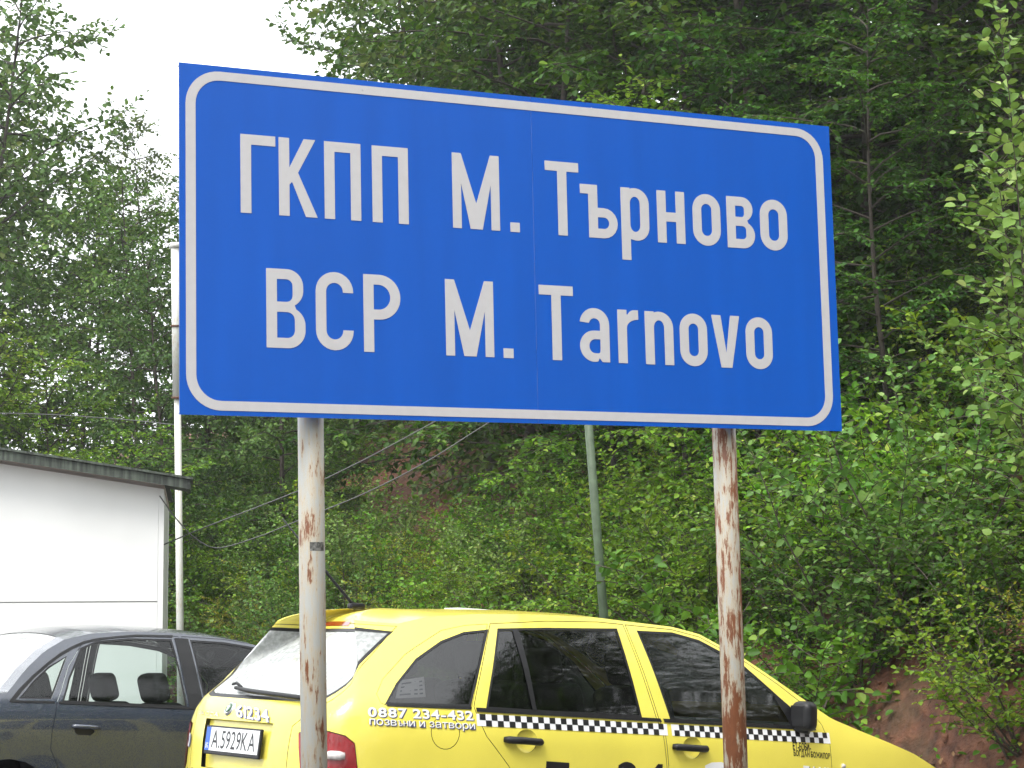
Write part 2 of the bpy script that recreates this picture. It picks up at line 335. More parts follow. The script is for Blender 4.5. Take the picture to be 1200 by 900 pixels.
def curve_mesh(name, contours, thick, mat, parent):
    c = bpy.data.curves.new(name, 'CURVE'); c.dimensions = '2D'; c.fill_mode = 'BOTH'; c.extrude = thick / 2
    for pts in contours:
        s = c.splines.new('POLY'); s.points.add(len(pts) - 1); s.use_cyclic_u = True
        for i, q in enumerate(pts): s.points[i].co = (q[0], q[1], 0, 1)
    o = bpy.data.objects.new(name, c); COL.objects.link(o)
    me = bpy.data.meshes.new_from_object(o.evaluated_get(bpy.context.evaluated_depsgraph_get()))
    bpy.data.objects.remove(o); bpy.data.curves.remove(c)
    co = np.zeros(len(me.vertices) * 3); me.vertices.foreach_get('co', co); co = co.reshape(-1, 3)
    me.vertices.foreach_set('co', np.stack([co[:, 0], co[:, 2] - thick / 2 - .0006, co[:, 1]], 1).ravel().copy()); me.update(); me.name = name
    return link(name, me, mat, parent)
ROW1 = [('Г', .1777, .2812), ('К', .2913, .4070), ('П', .4284, .5403), ('П', .5754, .6886), ('М', .8290, .9820), ('.', 1.0159, 1.0470), ('Т', 1.1348, 1.2484),
        ('ъ', 1.2522, 1.3795), ('р', 1.3921, 1.4898), ('н', 1.5186, 1.6167), ('о', 1.6452, 1.7451), ('в', 1.7688, 1.8703), ('о', 1.8911, 1.9920)]
ROW2 = [('В', .2512, .3670), ('С', .3984, .5123), ('Р', .5436, .6580), ('М', .7996, .9542), ('.', .9844, 1.0170), ('Т', 1.1046, 1.2189),
        ('а', 1.2389, 1.3397), ('r', 1.3689, 1.4406), ('n', 1.4633, 1.5621), ('о', 1.5851, 1.6825), ('v', 1.6995, 1.8006), ('о', 1.8221, 1.9194)]
for row, b0, b1, cap, xh in ((ROW1, .5800, .5745, .2285, .1655), (ROW2, .1975, .1895, .2275, .1655)):
    for g, a, b in row:
        z = b0 + (b1 - b0) * a / 2
        h = cap if g in 'ГКПМТВСР' else (.029 if g == '.' else xh)
        cs = [[(a + x, z + y) for x, y in c] for c in glyph(g, b - a, h)]
        curve_mesh('letter', cs, .0008, MAT_FILM, sign)
curve_mesh('border', [rrect(.0185, .0135, SW - .0295, SH - .0165, .100, .100, .100, .100), rrect(.0475, .0405, SW - .0585, SH - .0425, .072, .072, .072, .072)[::-1]], .0008, MAT_FILM, sign)
for x, z in ((.55, .972), (2.03, .975), (1.3, .982), (1.72, .981)): boxo('rivet', (x, -.001, z), (.006, .003, .006), MAT_FILM, sign, bev=.002)
for k, (s, mat) in enumerate(((.3798 + .0267, MAT_POST_A), (1.7308 + .0463, MAT_POST_B))):
    bx_, by_ = (SO + SH_ * s - SNRM * .078)[:2]; gz = float(ground_z(bx_, by_)) - (SO[2])
    # local to the sign: post stands behind the panel
    po = tubeo('post', [(s, .0785, gz - .25), (s, .0785, SH - .04)], .0375, mat, sign, n=28)
    if k: po['label'] = 'heavily rusted post'
    for z in (.2, .8):
        bm = bmesh.new(); tube(bm, [(s, .0785, z - .02), (s, .0785, z + .02)], .0395, 24); from_bm('clamp', bm, MAT_DARKRUST, po)
    bm = bmesh.new(); tube(bm, [(s, .0785, SH - .04), (s, .0785, SH - .032)], .0395, 20); from_bm('cap', bm, MAT_DARKRUST, po)
    if not k:
        st = [];                          # small printed sticker wrapped on the post
        for i in range(7):
            an = rad(-128 + i * 12)
            for z in (-.375, -.350): st.append((s + math.sin(an + rad(100)) * .0378, .0785 - math.cos(an + rad(100)) * .0378, z))
        stk = mesh('sticker', st, [(2 * i, 2 * i + 2, 2 * i + 3, 2 * i + 1) for i in range(6)], plain('sticker_print', (.12, .12, .11), .5, noise=.9, nscale=120), po)

# ------------------------------------------------------------------ car builder
def catmull(pts, n=14):
    P = [np.array(p, float) for p in pts]; P = [2 * P[0] - P[1]] + P + [2 * P[-1] - P[-2]]; o = []
    for i in range(1, len(P) - 2):
        for k in range(n):
            u = k / n; a, b, c, d = P[i - 1:i + 3]
            o.append(.5 * (2 * b + (c - a) * u + (2 * a - 5 * b + 4 * c - d) * u * u + (3 * b - a - 3 * c + d) * u ** 3))
    o.append(P[-2]); return np.array(o)
def in_poly(P, Q):
    Q = np.asarray(Q); x, y = P[:, 0], P[:, 1]; r = np.zeros(len(P), bool); j = len(Q) - 1
    for i in range(len(Q)):
        c = ((Q[i, 1] > y) != (Q[j, 1] > y))
        with np.errstate(divide='ignore', invalid='ignore'):
            xx = (Q[j, 0] - Q[i, 0]) * (y - Q[i, 1]) / (Q[j, 1] - Q[i, 1]) + Q[i, 0]
        r ^= c & (x < xx); j = i
    return r
def densify(Q, step=.06, closed=True):
    Q = [np.array(q, float) for q in Q]; o = []
    for i in range(len(Q) if closed else len(Q) - 1):
        a, b = Q[i], Q[(i + 1) % len(Q)]; n = max(1, int(np.linalg.norm(b - a) / step))
        o += [a + (b - a) * k / n for k in range(n)]
    if not closed: o.append(Q[-1])
    return o
def inset(Q, g):
    Q = np.asarray(Q, float); n = len(Q)
    A = sum(Q[i, 0] * Q[(i + 1) % n, 1] - Q[(i + 1) % n, 0] * Q[i, 1] for i in range(n)); sg = 1 if A > 0 else -1
    gg = np.broadcast_to(np.asarray(g, float), (n,)) if not callable(g) else None
    o = []
    for i in range(n):
        a, b, c = Q[i - 1], Q[i], Q[(i + 1) % n]
        e1 = (b - a) / (np.linalg.norm(b - a) + 1e-9); e2 = (c - b) / (np.linalg.norm(c - b) + 1e-9)
        n1 = sg * np.array([-e1[1], e1[0]]); n2 = sg * np.array([-e2[1], e2[0]])
        m_ = n1 + n2; m_ /= max(np.dot(m_, m_) / 2, .35); o.append(b + m_ * gg[i])
    return np.array(o)

class Car:
    def __init__(s, root, pos, R, c, plan, side, rear, front, taper=0.0):
        s.root, s.pos, s.R, s.c = root, pos, R, c; s.taper = taper
        M = np.eye(4); M[:3, :3] = R; M[:3, 3] = pos; root.matrix_world = Matrix(M.tolist())
        s.pl = catmull(plan); seg = np.linalg.norm(np.diff(s.pl, axis=0), axis=1); s.sa = np.concatenate([[0], np.cumsum(seg)]); s.S = s.sa[-1]
        t_ = np.gradient(s.pl, s.sa, axis=0); t_ /= np.linalg.norm(t_, axis=1)[:, None]
        nn = np.stack([-t_[:, 1], t_[:, 0]], 1)        # (xb, hw): outward
        nn *= -1 if nn[len(nn) // 2, 1] < 0 else 1
        nn[-1] = (1, 0); nn[0] = (-1, 0)
        s.nn = nn; s.side, s.rear, s.front = [catmull(q, 10) for q in (side, rear, front)]
    def P(s, S, z, off=0.0):
        S = np.asarray(S, float); z = np.asarray(z, float)
        fl = np.where(S > s.S, -1.0, 1.0); S = np.where(S > s.S, 2 * s.S - S, S)       # past the rear centre line: far half
        xb = np.interp(S, s.sa, s.pl[:, 0]); hw = np.interp(S, s.sa, s.pl[:, 1])
        nx = np.interp(S, s.sa, s.nn[:, 0]); ny = np.interp(S, s.sa, s.nn[:, 1])
        d = np.interp(z, s.side[:, 0], s.side[:, 1]); er = np.interp(z, s.rear[:, 0], s.rear[:, 1]); ef = np.interp(z, s.front[:, 0], s.front[:, 1])
        e = np.where(nx > 0, er, ef)
        hw = hw * (1 - s.taper * np.clip((z - .98) / .42, 0, 1.3) * np.clip((xb - 3.1) / 1.1, 0, 1))
        return np.stack([s.c - (xb - nx * (e - off)), -(hw - ny * (d - off)) * fl, z + 0 * S], -1)
    def normal(s, S, z):
        h = .012
        a = s.P(S + h, z) - s.P(np.clip(S - h, 0, None), z); b = s.P(S, z + h) - s.P(S, z - h)
        n = np.cross(b, a); n /= np.linalg.norm(n, axis=-1, keepdims=True) + 1e-12
        return n
    def W(s, L): return L @ s.R.T + s.pos
    def inv(s, u, v, smax=99):
        """the point of the near body side that shows at photo pixel (u, v), as (girth, height)"""
        if not hasattr(s, 'gr'):
            s.gs, s.gz = np.meshgrid(np.linspace(.3, s.S + .9, 190), np.linspace(.3, 1.5, 60), indexing='ij')
            s.gr = project(s.W(s.P(s.gs, s.gz))); nrm = s.normal(s.gs, s.gz) @ s.R.T
            vv = CPOS - s.W(s.P(s.gs, s.gz)); s.gm = (nrm * vv).sum(-1) > 0
        D = ((s.gr - [u, v]) ** 2).sum(-1) + np.where(s.gm & (s.gs < smax), 0, 1e6); i = np.unravel_index(D.argmin(), D.shape); q = np.array([s.gs[i], s.gz[i]])
        f = lambda q: project(s.W(s.P(q[0], q[1]))) - [u, v]
        for _ in range(12):
            r = f(q); h = 1e-4
            J = np.stack([(f(q + [h, 0]) - r) / h, (f(q + [0, h]) - r) / h], 1)
            try: dq = np.linalg.solve(J, -r)
            except np.linalg.LinAlgError: break
            q = q + np.clip(dq, -.08, .08); q[0] = min(max(q[0], .02), s.S + .95)
        return q
    def pix(s, pts): return [s.inv(*p) for p in pts]
    def s_of(s, xb):                 # girth position of a length position on the flank
        k = np.where(s.pl[:, 1] > .6)[0]; return float(np.interp(xb, s.pl[k, 0], s.sa[k]))
    def build(s, outline, regions, fallback, step=.055):
        """triangulate the unrolled half body with every panel outline as a constraint, lift it and split it into parts"""
        vs_, es = [], []
        def add(Q):
            Q = densify(Q, step); b = len(vs_); vs_.extend(map(tuple, Q)); es.extend((b + i, b + (i + 1) % len(Q)) for i in range(len(Q)))
        add(outline)
        for r in regions: add(r['poly'])
        gs, gz = np.meshgrid(np.arange(.03, s.S, step), np.arange(.15, 1.6, step)); G = np.stack([gs.ravel(), gz.ravel()], 1)
        G = G[in_poly(G, outline)]
        for r in regions:
            if r.get('dish'):
                q = np.array(r['poly']); c_ = q.mean(0); G = np.concatenate([G] + [c_ + (q - c_) * k for k in (.85, .6, .35)])
        vs_.extend(map(tuple, G))
        V2, E2, F2, *_ = delaunay_2d_cdt([Vector(v) for v in vs_], es, [], 0, 1e-5)
        V2 = np.array([v[:] for v in V2]); F2 = np.array([f for f in F2]); C = V2[F2].mean(1)
        lab = np.full(len(F2), -1); free = in_poly(C, outline)
        for i, r in enumerate(regions):
            k = free & (lab < 0) & in_poly(C, r['poly']); lab[k] = i
        groups = {}
        for i, r in enumerate(regions):
            if r.get('name'): groups.setdefault(r['name'], []).append(i)
        out = {}
        def emit(name, idx, mat, off, parent, both, dish):
            f = F2[free & np.isin(lab, idx)]
            if not len(f): return None
            used, fi = np.unique(f, return_inverse=True); fi = fi.reshape(f.shape); q = V2[used]
            # faces looking outwards on the near side
            n3 = s.normal(q[:, 0], q[:, 1])
            if dish:
                c_ = (q.max(0) + q.min(0)) / 2; r_ = (q.max(0) - q.min(0)) / 2; off = -dish * np.sqrt(np.clip(1.02 - (((q - c_) / r_) ** 2).sum(1), 0, 1)) - .001
            p3 = s.P(q[:, 0], q[:, 1], off)
            fn = np.cross(p3[fi[:, 1]] - p3[fi[:, 0]], p3[fi[:, 2]] - p3[fi[:, 0]]); sw = (fn * n3[fi[:, 0]]).sum(1) < 0
            fi[sw] = fi[sw][:, ::-1]
            objs = []
            def mk(p3, n3, fi, par):
                me = bpy.data.meshes.new(name); me.from_pydata(p3.tolist(), [], fi.tolist()); me.update()
                me.polygons.foreach_set('use_smooth', [True] * len(me.polygons)); dish or me.normals_split_custom_set_from_vertices(n3.tolist())
                o = link(name, me, mat, par); objs.append(o)
            mir = np.array([1, -1, 1])
            if both == 'join':
                n0 = len(p3); mk(np.concatenate([p3, p3 * mir]), np.concatenate([n3, n3 * mir]), np.concatenate([fi, fi[:, ::-1] + n0]), parent[0])
            else:
                mk(p3, n3, fi, parent[0])
                if both: mk(p3 * mir, n3 * mir, fi[:, ::-1], parent[1])
            return objs
        for name, idx in groups.items():
            r = regions[idx[0]]; par = r.get('parent'); par = (s.root, s.root) if par is None else (out[par][0], out[par][-1])
            out[name] = emit(r.get('oname', name), idx, r['mat'], r.get('off', 0), par, r.get('both', True), r.get('dish', 0))
        fb = fallback; out[fb['name']] = emit(fb['name'], [-1], fb['mat'], 0, (s.root, s.root), fb.get('both', 'join'), 0)
        return out
    def decal(s, name, pts2, faces, mat, parent, off=.0015, both=False):
        q = np.asarray(pts2, float); p3 = s.P(q[:, 0], q[:, 1], off); fi = np.asarray(faces)
        n3 = s.normal(q[:, 0], q[:, 1]); fn = np.cross(p3[fi[:, 1]] - p3[fi[:, 0]], p3[fi[:, 2]] - p3[fi[:, 0]]); sw = (fn * n3[fi[:, 0]]).sum(1) < 0
        fi = fi.copy(); fi[sw] = fi[sw][:, ::-1]
        return mesh(name, p3, fi, mat, parent)
    def text(s, name, body, bl, br, tl, mat, parent, off=.0015, shear=0, bold=.01):
        V_, F_ = text_mesh(body, bold); V_ = V_ - V_.min(0); V_ /= V_.max(0)
        bl, br, tl = [np.array(s.inv(*q)) if not isinstance(q, np.ndarray) else q for q in (bl, br, tl)]
        q = bl + V_[:, :1] * (br - bl) + V_[:, 1:] * (tl - bl)
        return s.decal(name, q, F_, mat, parent, off)
def text_mesh(body, bold=.01, _cache={}):
    x, VV, FF, n0 = 0.0, [], [], 0
    for ch in body:
        if ch == ' ': x += .26; continue
        if (ch, bold) not in _cache:
            if ch in 'ън':                                      # drawn with the sign's own letter outlines
                c = bpy.data.curves.new('t', 'CURVE'); c.dimensions = '2D'; c.fill_mode = 'BOTH'; k_ = .53 / .1655
                for pts in glyph(ch, .127 if ch == 'ъ' else .12, .1655):
                    sp = c.splines.new('POLY'); sp.points.add(len(pts) - 1); sp.use_cyclic_u = True
                    for i_, q_ in enumerate(pts): sp.points[i_].co = (q_[0] * k_, q_[1] * k_, 0, 1)
                c.offset = -.02 if bold < .01 else 0
            else:
                c = bpy.data.curves.new('t', 'FONT'); c.body = ch; c.offset = bold; c.resolution_u = 4
            o = bpy.data.objects.new('t', c); COL.objects.link(o)
            me = bpy.data.meshes.new_from_object(o.evaluated_get(bpy.context.evaluated_depsgraph_get()))
            me.calc_loop_triangles(); _cache[ch, bold] = (np.array([v.co[:2] for v in me.vertices]), np.array([tuple(t_.vertices) for t_ in me.loop_triangles]))
            bpy.data.objects.remove(o); bpy.data.curves.remove(c); bpy.data.meshes.remove(me)
        V_, F_ = _cache[ch, bold]; V_ = V_ - [V_[:, 0].min() - x, 0]
        VV.append(V_); FF.append(F_ + n0); n0 += len(V_); x = V_[:, 0].max() + .085
    return np.concatenate(VV), np.concatenate(FF)

MAT_RUBBER = plain('black_rubber', (.012, .012, .013), .45)
MAT_TRIM = plain('black_plastic', (.011, .011, .012), .42, spec=.35, noise=.1, nscale=50)
MAT_UNDER = plain('dark_interior', (.022, .022, .024), .8, noise=.2, nscale=10)
MAT_SEAT = plain('seat_cloth', (.035, .036, .04), .9, noise=.2, nscale=60)
MAT_GREYIN = plain('grey_interior_plastic', (.16, .165, .17), .6)
MAT_TYRE = plain('tyre_rubber', (.015, .015, .015), .8, bump=.3)
MAT_RIM = plain('wheel_silver', (.45, .46, .47), .35, metal=.7)
MAT_WHITE = plain('white_vinyl', (.78, .78, .78), .4)
MAT_BLACKV = plain('black_vinyl', (.012, .012, .013), .4)
MAT_SHADOWV = plain('dark_outline_vinyl', (.05, .05, .11), .45)
MAT_PAPER = plain('white_paper', (.7, .7, .72), .8)
MAT_CHROME = plain('chrome', (.7, .7, .7), .12, metal=1)

def wheel(car, xb, side):
    root = empty('wheel'); root.parent = car.root; root.location = (car.c - xb, side * -.70, .29)
    V_, Fx = [], []
    def lathe(prof, name, mat, n=28):
        V_ = []; m_ = len(prof)
        for k in range(n):
            a = 2 * math.pi * k / n
            V_ += [(r * math.cos(a), -y * side, r * math.sin(a)) for r, y in prof]
        Fx = [(k * m_ + i, k * m_ + i + 1, ((k + 1) % n) * m_ + i + 1, ((k + 1) % n) * m_ + i) for k in range(n) for i in range(m_ - 1)]
        return mesh(name, V_, Fx, mat, root, smooth=True)
    lathe([(.18, -.09), (.26, -.095), (.285, -.075), (.29, 0), (.285, .075), (.26, .095), (.18, .09)], 'tyre', MAT_TYRE)
    lathe([(.18, -.09), (.17, .02), (.185, .092), (.165, .07), (.12, .06), (.06, .075), (.0, .078)], 'rim', MAT_RIM)
def seats(car, xf, xr, zb, mat, mat2):
    for nm, xb, ys in (('front_seat', xf, (-.36, .36)), ('rear_seat', xr, (-.36, .36))):
        for y in ys:
            st = empty(nm); st.parent = car.root; st.location = (car.c - xb, y, zb)
            tilt = Matrix.Rotation(rad(-16), 3, 'Y')
            boxo('cushion', (.22, 0, .03), (.5, .52 if nm[0] == 'f' else .66, .16), mat, st, bev=.06, seg=3, smooth=True)
            boxo('backrest', (-.10, 0, .37), (.15, .50 if nm[0] == 'f' else .66, .58), mat, st, rot=tilt, bev=.06, seg=3, smooth=True)
            boxo('headrest', (-.20, 0, .745), (.11, .255, .18), mat2, st, rot=tilt, bev=.052, seg=5, smooth=True)
def cap(car, name, E, spine, mat, prof, ny=14, tr=(0, 1), half=False):
    """sheet between the near edge E and its mirror image, crowned towards the spine"""
    E = np.asarray(E); C = np.asarray(spine); t = np.linspace(tr[0], tr[1], ny); V_ = []
    for e, c in zip(E, C):
        for q in t:
            k = prof(q); V_.append((e[0] + (c[0] - e[0]) * q ** 1.3, e[1] * (1 - q), e[2] + (c[2] - e[2]) * k))
    V_ = np.array(V_); n = len(E); Fx = []
    for i in range(n - 1):
        for j in range(ny - 1): a = i * ny + j; Fx.append((a, a + 1, a + ny + 1, a + ny))
    V2 = V_ * [1, -1, 1]; N0 = len(V_); Fx2 = [tuple(N0 + q for q in f[::-1]) for f in Fx]
    if half:
        for vv_, ff_ in ((V_, Fx), (V2, [tuple(i for i in f[::-1]) for f in Fx])):
            o = mesh(name, vv_, ff_, mat, car.root, True)
        return o
    bm = bmesh.new(); vv = [bm.verts.new(v) for v in np.concatenate([V_, V2])]
    for f in Fx + Fx2: bm.faces.new([vv[i] for i in f])
    bmesh.ops.remove_doubles(bm, verts=bm.verts[:], dist=.0008)
    o = from_bm(name, bm, mat, car.root, True)
    me = o.data; up = sum(p.normal.z * p.area for p in me.polygons)
    if up < 0: me.flip_normals()
    return o

# ------------------------------------------------------------------ yellow taxi estate
MAT_YELLOW = rainy_paint('taxi_yellow', (.80, .69, .10), .28)
MAT_TGLASS = glass_mat('tinted_glass', (.36, .39, .37), 1.4, ior=1.6, drops=.10)
MAT_RGLASS = glass_mat('misted_glass', (.5, .53, .52), 1.7, fog=.4, ior=1.6)
MAT_WGLASS = glass_mat('windscreen_glass', (.55, .62, .58), 1.1)
MAT_RED = plain('red_lens', (.24, .003, .006), .12, coat=.6, noise=.25, nscale=22)
MAT_LENS = plain('clear_lens', (.62, .58, .56), .15, coat=.5, noise=.2, nscale=60)
taxi = empty('taxi')
tag(taxi, 'yellow estate taxi with black and white chequered stripe along its doors', 'car')
TX = Car(taxi, TAXI_P, TAXI_R, 2.1,
         [(0, 0), (.02, .30), (.09, .55), (.28, .71), (.60, .785), (1.2, .812), (2.1, .823), (3.0, .815), (3.55, .795), (3.92, .755), (4.10, .68), (4.19, .50), (4.222, .25), (4.23, 0)],
         [(.12, .07), (.3, .02), (.5, 0), (.8, .0), (.93, .02), (1.05, .055), (1.2, .107), (1.4, .20), (1.55, .285)],
         [(.12, .05), (.33, -.03), (.55, -.03), (.62, .0), (.8, .01), (.93, .045), (1.05, .166), (1.2, .38), (1.4, .66), (1.55, .87)],
         [(.12, .08), (.4, 0), (.6, .03), (.75, .10), (.9, .35), (1.0, .5), (1.55, 1.0)], taper=.4)
X = TX
def top_edge():
    r = X.pix([(455, 731), (500, 723), (560, 719.5), (640, 720.5), (700, 724), (740, 729), (787, 734.5), (819, 743), (843, 756), (871, 771), (911, 798), (958, 831), (974, 842), (1009, 857), (1041, 870), (1072, 884), (1095, 899)])
    r = [np.array(q) for q in r]; r[0] = X.inv(466, 731, 4.6)
    return r
TE = top_edge(); zr = TE[0][1]
TOPL = [np.array([X.S, zr + .022]), np.array([X.S - .35, zr + .018]), np.array([(TE[0][0] + X.S - .35) / 2, zr + .012])] + TE + [np.array([TE[-1][0] - .22, TE[-1][1] - .07]), np.array([.28, TE[-1][1] - .11]), np.array([0, TE[-1][1] - .12])]
TOPS = np.array([q[0] for q in TOPL])[::-1]; TOPZ = np.array([q[1] for q in TOPL])[::-1]
def ztop(s): return np.interp(s, TOPS, TOPZ)
outline = [np.array([0, .2]), np.array([X.S, .28])] + [np.array([s, ztop(s)]) for s in np.linspace(X.S, 0, 150)]
def ell(cu, cv, ru, rv, n=26): return X.pix([(cu + ru * math.cos(2 * math.pi * k / n), cv + rv * math.sin(2 * math.pi * k / n)) for k in range(n)])
def panel(name, poly, gap, mat, seam='seam', **k):
    return [dict(name=name, poly=inset(poly, gap), mat=mat, **k), dict(name=seam, poly=poly, mat=MAT_RUBBER, off=-.007, oname='shut_line')]
def glazed(name, poly, frame, mat, **k):
    return [dict(name=name, poly=inset(poly, frame), mat=mat, off=-.006, **k), dict(name=name + '_f', poly=poly, mat=MAT_TRIM, off=-.002, oname='window_seal', parent=k.get('parent'), both=k.get('both', True))]
rd_win = X.pix([(583, 736.3), (640, 735.6), (723, 736.5), (738, 785), (752.5, 841), (660, 836.5), (569.5, 831), (577, 785)])
fd_win = X.pix([(746, 739), (787.5, 741), (819, 750), (843.5, 763), (871.4, 780), (911, 815), (932, 834), (934, 853), (860, 849.5), (786, 845), (767, 790)])
q_win = X.pix([(572.5, 737.5), (562, 785), (552, 828.5), (500, 827), (451, 825.5), (464, 801), (487, 772), (516.5, 751), (543.5, 740.5)])
rdoor = X.pix([(574, 730.5), (640, 727.5), (700, 728.5), (730, 731.5), (751, 785), (770, 843), (777, 858), (782, 900), (786, 960), (786, 1035), (650, 1020), (625, 950), (596, 898), (570, 863), (558, 836), (555, 828), (565, 778)])
fdoor = X.pix([(732, 731.8), (787, 737.5), (819, 746), (843, 759), (871, 774), (911, 801.5), (945, 828), (963, 849), (972.7, 871), (975, 900), (974, 960), (966, 1030), (788, 1036), (786.5, 960), (783.5, 900), (779, 858), (772, 843), (753, 785)])
qframe = X.pix([(571.5, 731), (545, 732.5), (517, 738.5), (474, 767), (448, 796), (441, 813), (446, 824), (456, 828), (552.5, 831.5), (562, 785)])
rw_t, rw_b = X.inv(461, 740, 4.6), X.inv(380, 820)
rwin = [np.array([X.S + .3, rw_t[1] + .016]), np.array([rw_t[0] + .25, rw_t[1] + .013]), np.array(rw_t), (np.array(rw_t) + rw_b) / 2 + [.0, .0], np.array(rw_b), np.array([rw_b[0] + .12, rw_b[1] - .012]), np.array([X.S + .3, rw_b[1] - .016])]
tg_s = rw_b[0] - .05
tgate = [np.array([X.S + .4, zr + .012]), np.array([rw_t[0] - .03, rw_t[1] + .025]), np.array([tg_s, rw_b[1]]), np.array([tg_s + .16, rw_b[1] - .12]), np.array([tg_s + .17, .52]), np.array([X.S + .4, .50])]
tl_px = X.pix([(350, 858), (383, 856), (405, 862), (416, 871), (419, 900), (417, 925), (352, 928)])
recess = [np.array(q) for q in ((X.S + .3, .878), (X.S - .33, .878), (X.S - .315, .655), (X.S + .3, .655))]
REG = []
REG += glazed('side_window', rd_win, .011, MAT_TGLASS, parent='rear_door')
REG += glazed('front_side_window', fd_win, .012, MAT_TGLASS, oname='side_window', parent='front_door')
REG += glazed('quarter_window', q_win, .010, MAT_TGLASS)
REG += glazed('rear_window', rwin, .016, MAT_RGLASS, both='join', parent='tailgate')
REG += [dict(name='plate_recess', poly=recess, mat=MAT_YELLOW, off=-.022, both='join', parent='tailgate')]
REG += [dict(name='tail_lamp', poly=inset(tl_px, .004), mat=MAT_RED, off=.006), dict(name='seam', poly=tl_px, mat=MAT_RUBBER, off=-.007, oname='shut_line')]
REG += [dict(name='handle_recess', poly=ell(617, 868.5, 12.5, 14), mat=MAT_YELLOW, dish=.022, parent='rear_door'),
        dict(name='front_handle_recess', oname='handle_recess', poly=ell(811, 876.5, 11, 13), mat=MAT_YELLOW, dish=.022, parent='front_door')]
REG += panel('rear_door', rdoor, .0032, MAT_YELLOW)
REG += panel('front_door', fdoor, .0032, MAT_YELLOW)
REG += panel('fuel_flap', ell(522, 858, 17, 20.5), .003, MAT_YELLOW, both=False)
REG += panel('quarter_panel_frame', qframe, .0022, MAT_YELLOW)
REG += panel('tailgate', tgate, .004, MAT_YELLOW, both='join')
for xb in (.84, 3.30):
    sc_ = X.s_of(xb); REG.append(dict(name=None, poly=[np.array([sc_ + .335 * math.cos(a), .29 + .335 * math.sin(a)]) for a in np.linspace(0, 2 * math.pi, 24)[:-1]]))
REG += [dict(name='bumper', poly=[np.array(q) for q in ((X.s_of(3.70), .2), (X.S + .4, .2), (X.S + .4, .49), (X.s_of(3.70), .49))], mat=MAT_YELLOW, off=.008, both='join')]
# order matters: parents are looked up, so emit doors before what they hold
ORDER = {'rear_door': 0, 'front_door': 0, 'tailgate': 0}
_orig = X.build
def ordered_build(car, outline, REG, fb):
    names = sorted({r['name'] for r in REG if r.get('name')}, key=lambda n: ORDER.get(n, 1))
    # classification keeps REG order; emission order follows names
    lead = [dict(name=n, poly=[np.array([-9, -9]), np.array([-9, -8.9]), np.array([-8.9, -9])], **{k: v for k, v in next(r for r in REG if r.get('name') == n).items() if k not in ('name', 'poly')}) for n in names]
    return car.build(outline, lead + REG, fb)
TP = ordered_build(X, outline, REG, dict(name='body', mat=MAT_YELLOW))
tbody = TP['body'][0]

# roof, windscreen and bonnet
prof = lambda q: 1 - (1 - q) ** 2.6
ss = [TE[6][0]] ; s_ws, s_cowl = TE[6][0], TE[11][0]
sr = np.linspace(s_ws, X.S, 60); E_ = X.P(sr, ztop(sr)); xmin = E_[-1, 0] + .28
crown = .028 * np.clip((sr - s_ws) / .5 * .25 + .75, 0, 1)
zside = np.maximum.accumulate(E_[::-1, 2])[::-1] * 0 + np.interp(np.maximum(E_[:, 0], xmin), E_[::-1, 0][:], E_[::-1, 2][:])
spine = np.stack([np.maximum(E_[:, 0], xmin), 0 * sr, zside + crown], 1)
roof = cap(X, 'roof', E_, spine, MAT_YELLOW, prof)
sw_ = np.linspace(s_cowl, s_ws, 26); E_ = X.P(sw_, ztop(sw_)); k_ = np.linspace(0, 1, 26)
spine = np.stack([E_[:, 0] + .16 * (1 - k_) + .03 * k_, 0 * sw_, E_[:, 2] + .015 * (1 - k_) + crown[0] * k_], 1)
cap(X, 'windscreen_pillar', E_, spine, MAT_YELLOW, prof, 4, (0, .09), half=True)
cap(X, 'windscreen', E_ - [0.004, 0, .004], spine - [0.004, 0, .004], MAT_WGLASS, prof, 12, (.09, 1))
sh_ = np.linspace(0.02, s_cowl, 40); E_ = X.P(sh_, ztop(sh_)); k_ = np.clip(sh_ / s_cowl, 0, 1)
spine = np.stack([E_[:, 0] + .16 * np.clip(k_ * 1.2 - .2, 0, 1), 0 * sh_, E_[:, 2] + .022 + .03 * k_], 1)
cap(X, 'bonnet', E_, spine, MAT_YELLOW, prof)
boxo('underbody', (.05, 0, .33), (3.4, 1.30, .22), MAT_UNDER, taxi, bev=.05)
boxo('luggage_floor', (-1.55, 0, .60), (.9, 1.2, .3), MAT_UNDER, taxi, bev=.05)
boxo('dashboard', (.83, 0, .80), (.42, 1.34, .30), MAT_GREYIN, taxi, bev=.08, seg=3, smooth=True)
for xb in (.84, 3.30):
    for sd_ in (1, -1): wheel(X, xb, sd_)
seats(X, 2.05, 2.95, .45, MAT_SEAT, MAT_SEAT)
sw = empty('steering_wheel'); sw.parent = taxi; sw.location = (.42, .36, .90)
tubeo('rim', [(.10 * math.sin(a) * .45, .19 * math.cos(a), .19 * math.sin(a)) for a in np.linspace(0, 2 * math.pi, 25)], .014, MAT_TRIM, sw, 8)
tubeo('column', [(0, 0, 0), (.25, 0, -.12)], .03, MAT_TRIM, sw, 8)
# door trims on the inside
for o_ in (1, -1): boxo('door_lining', (.15, o_ * .73, .66), (2.0, .03, .46), MAT_GREYIN, taxi, bev=.01)

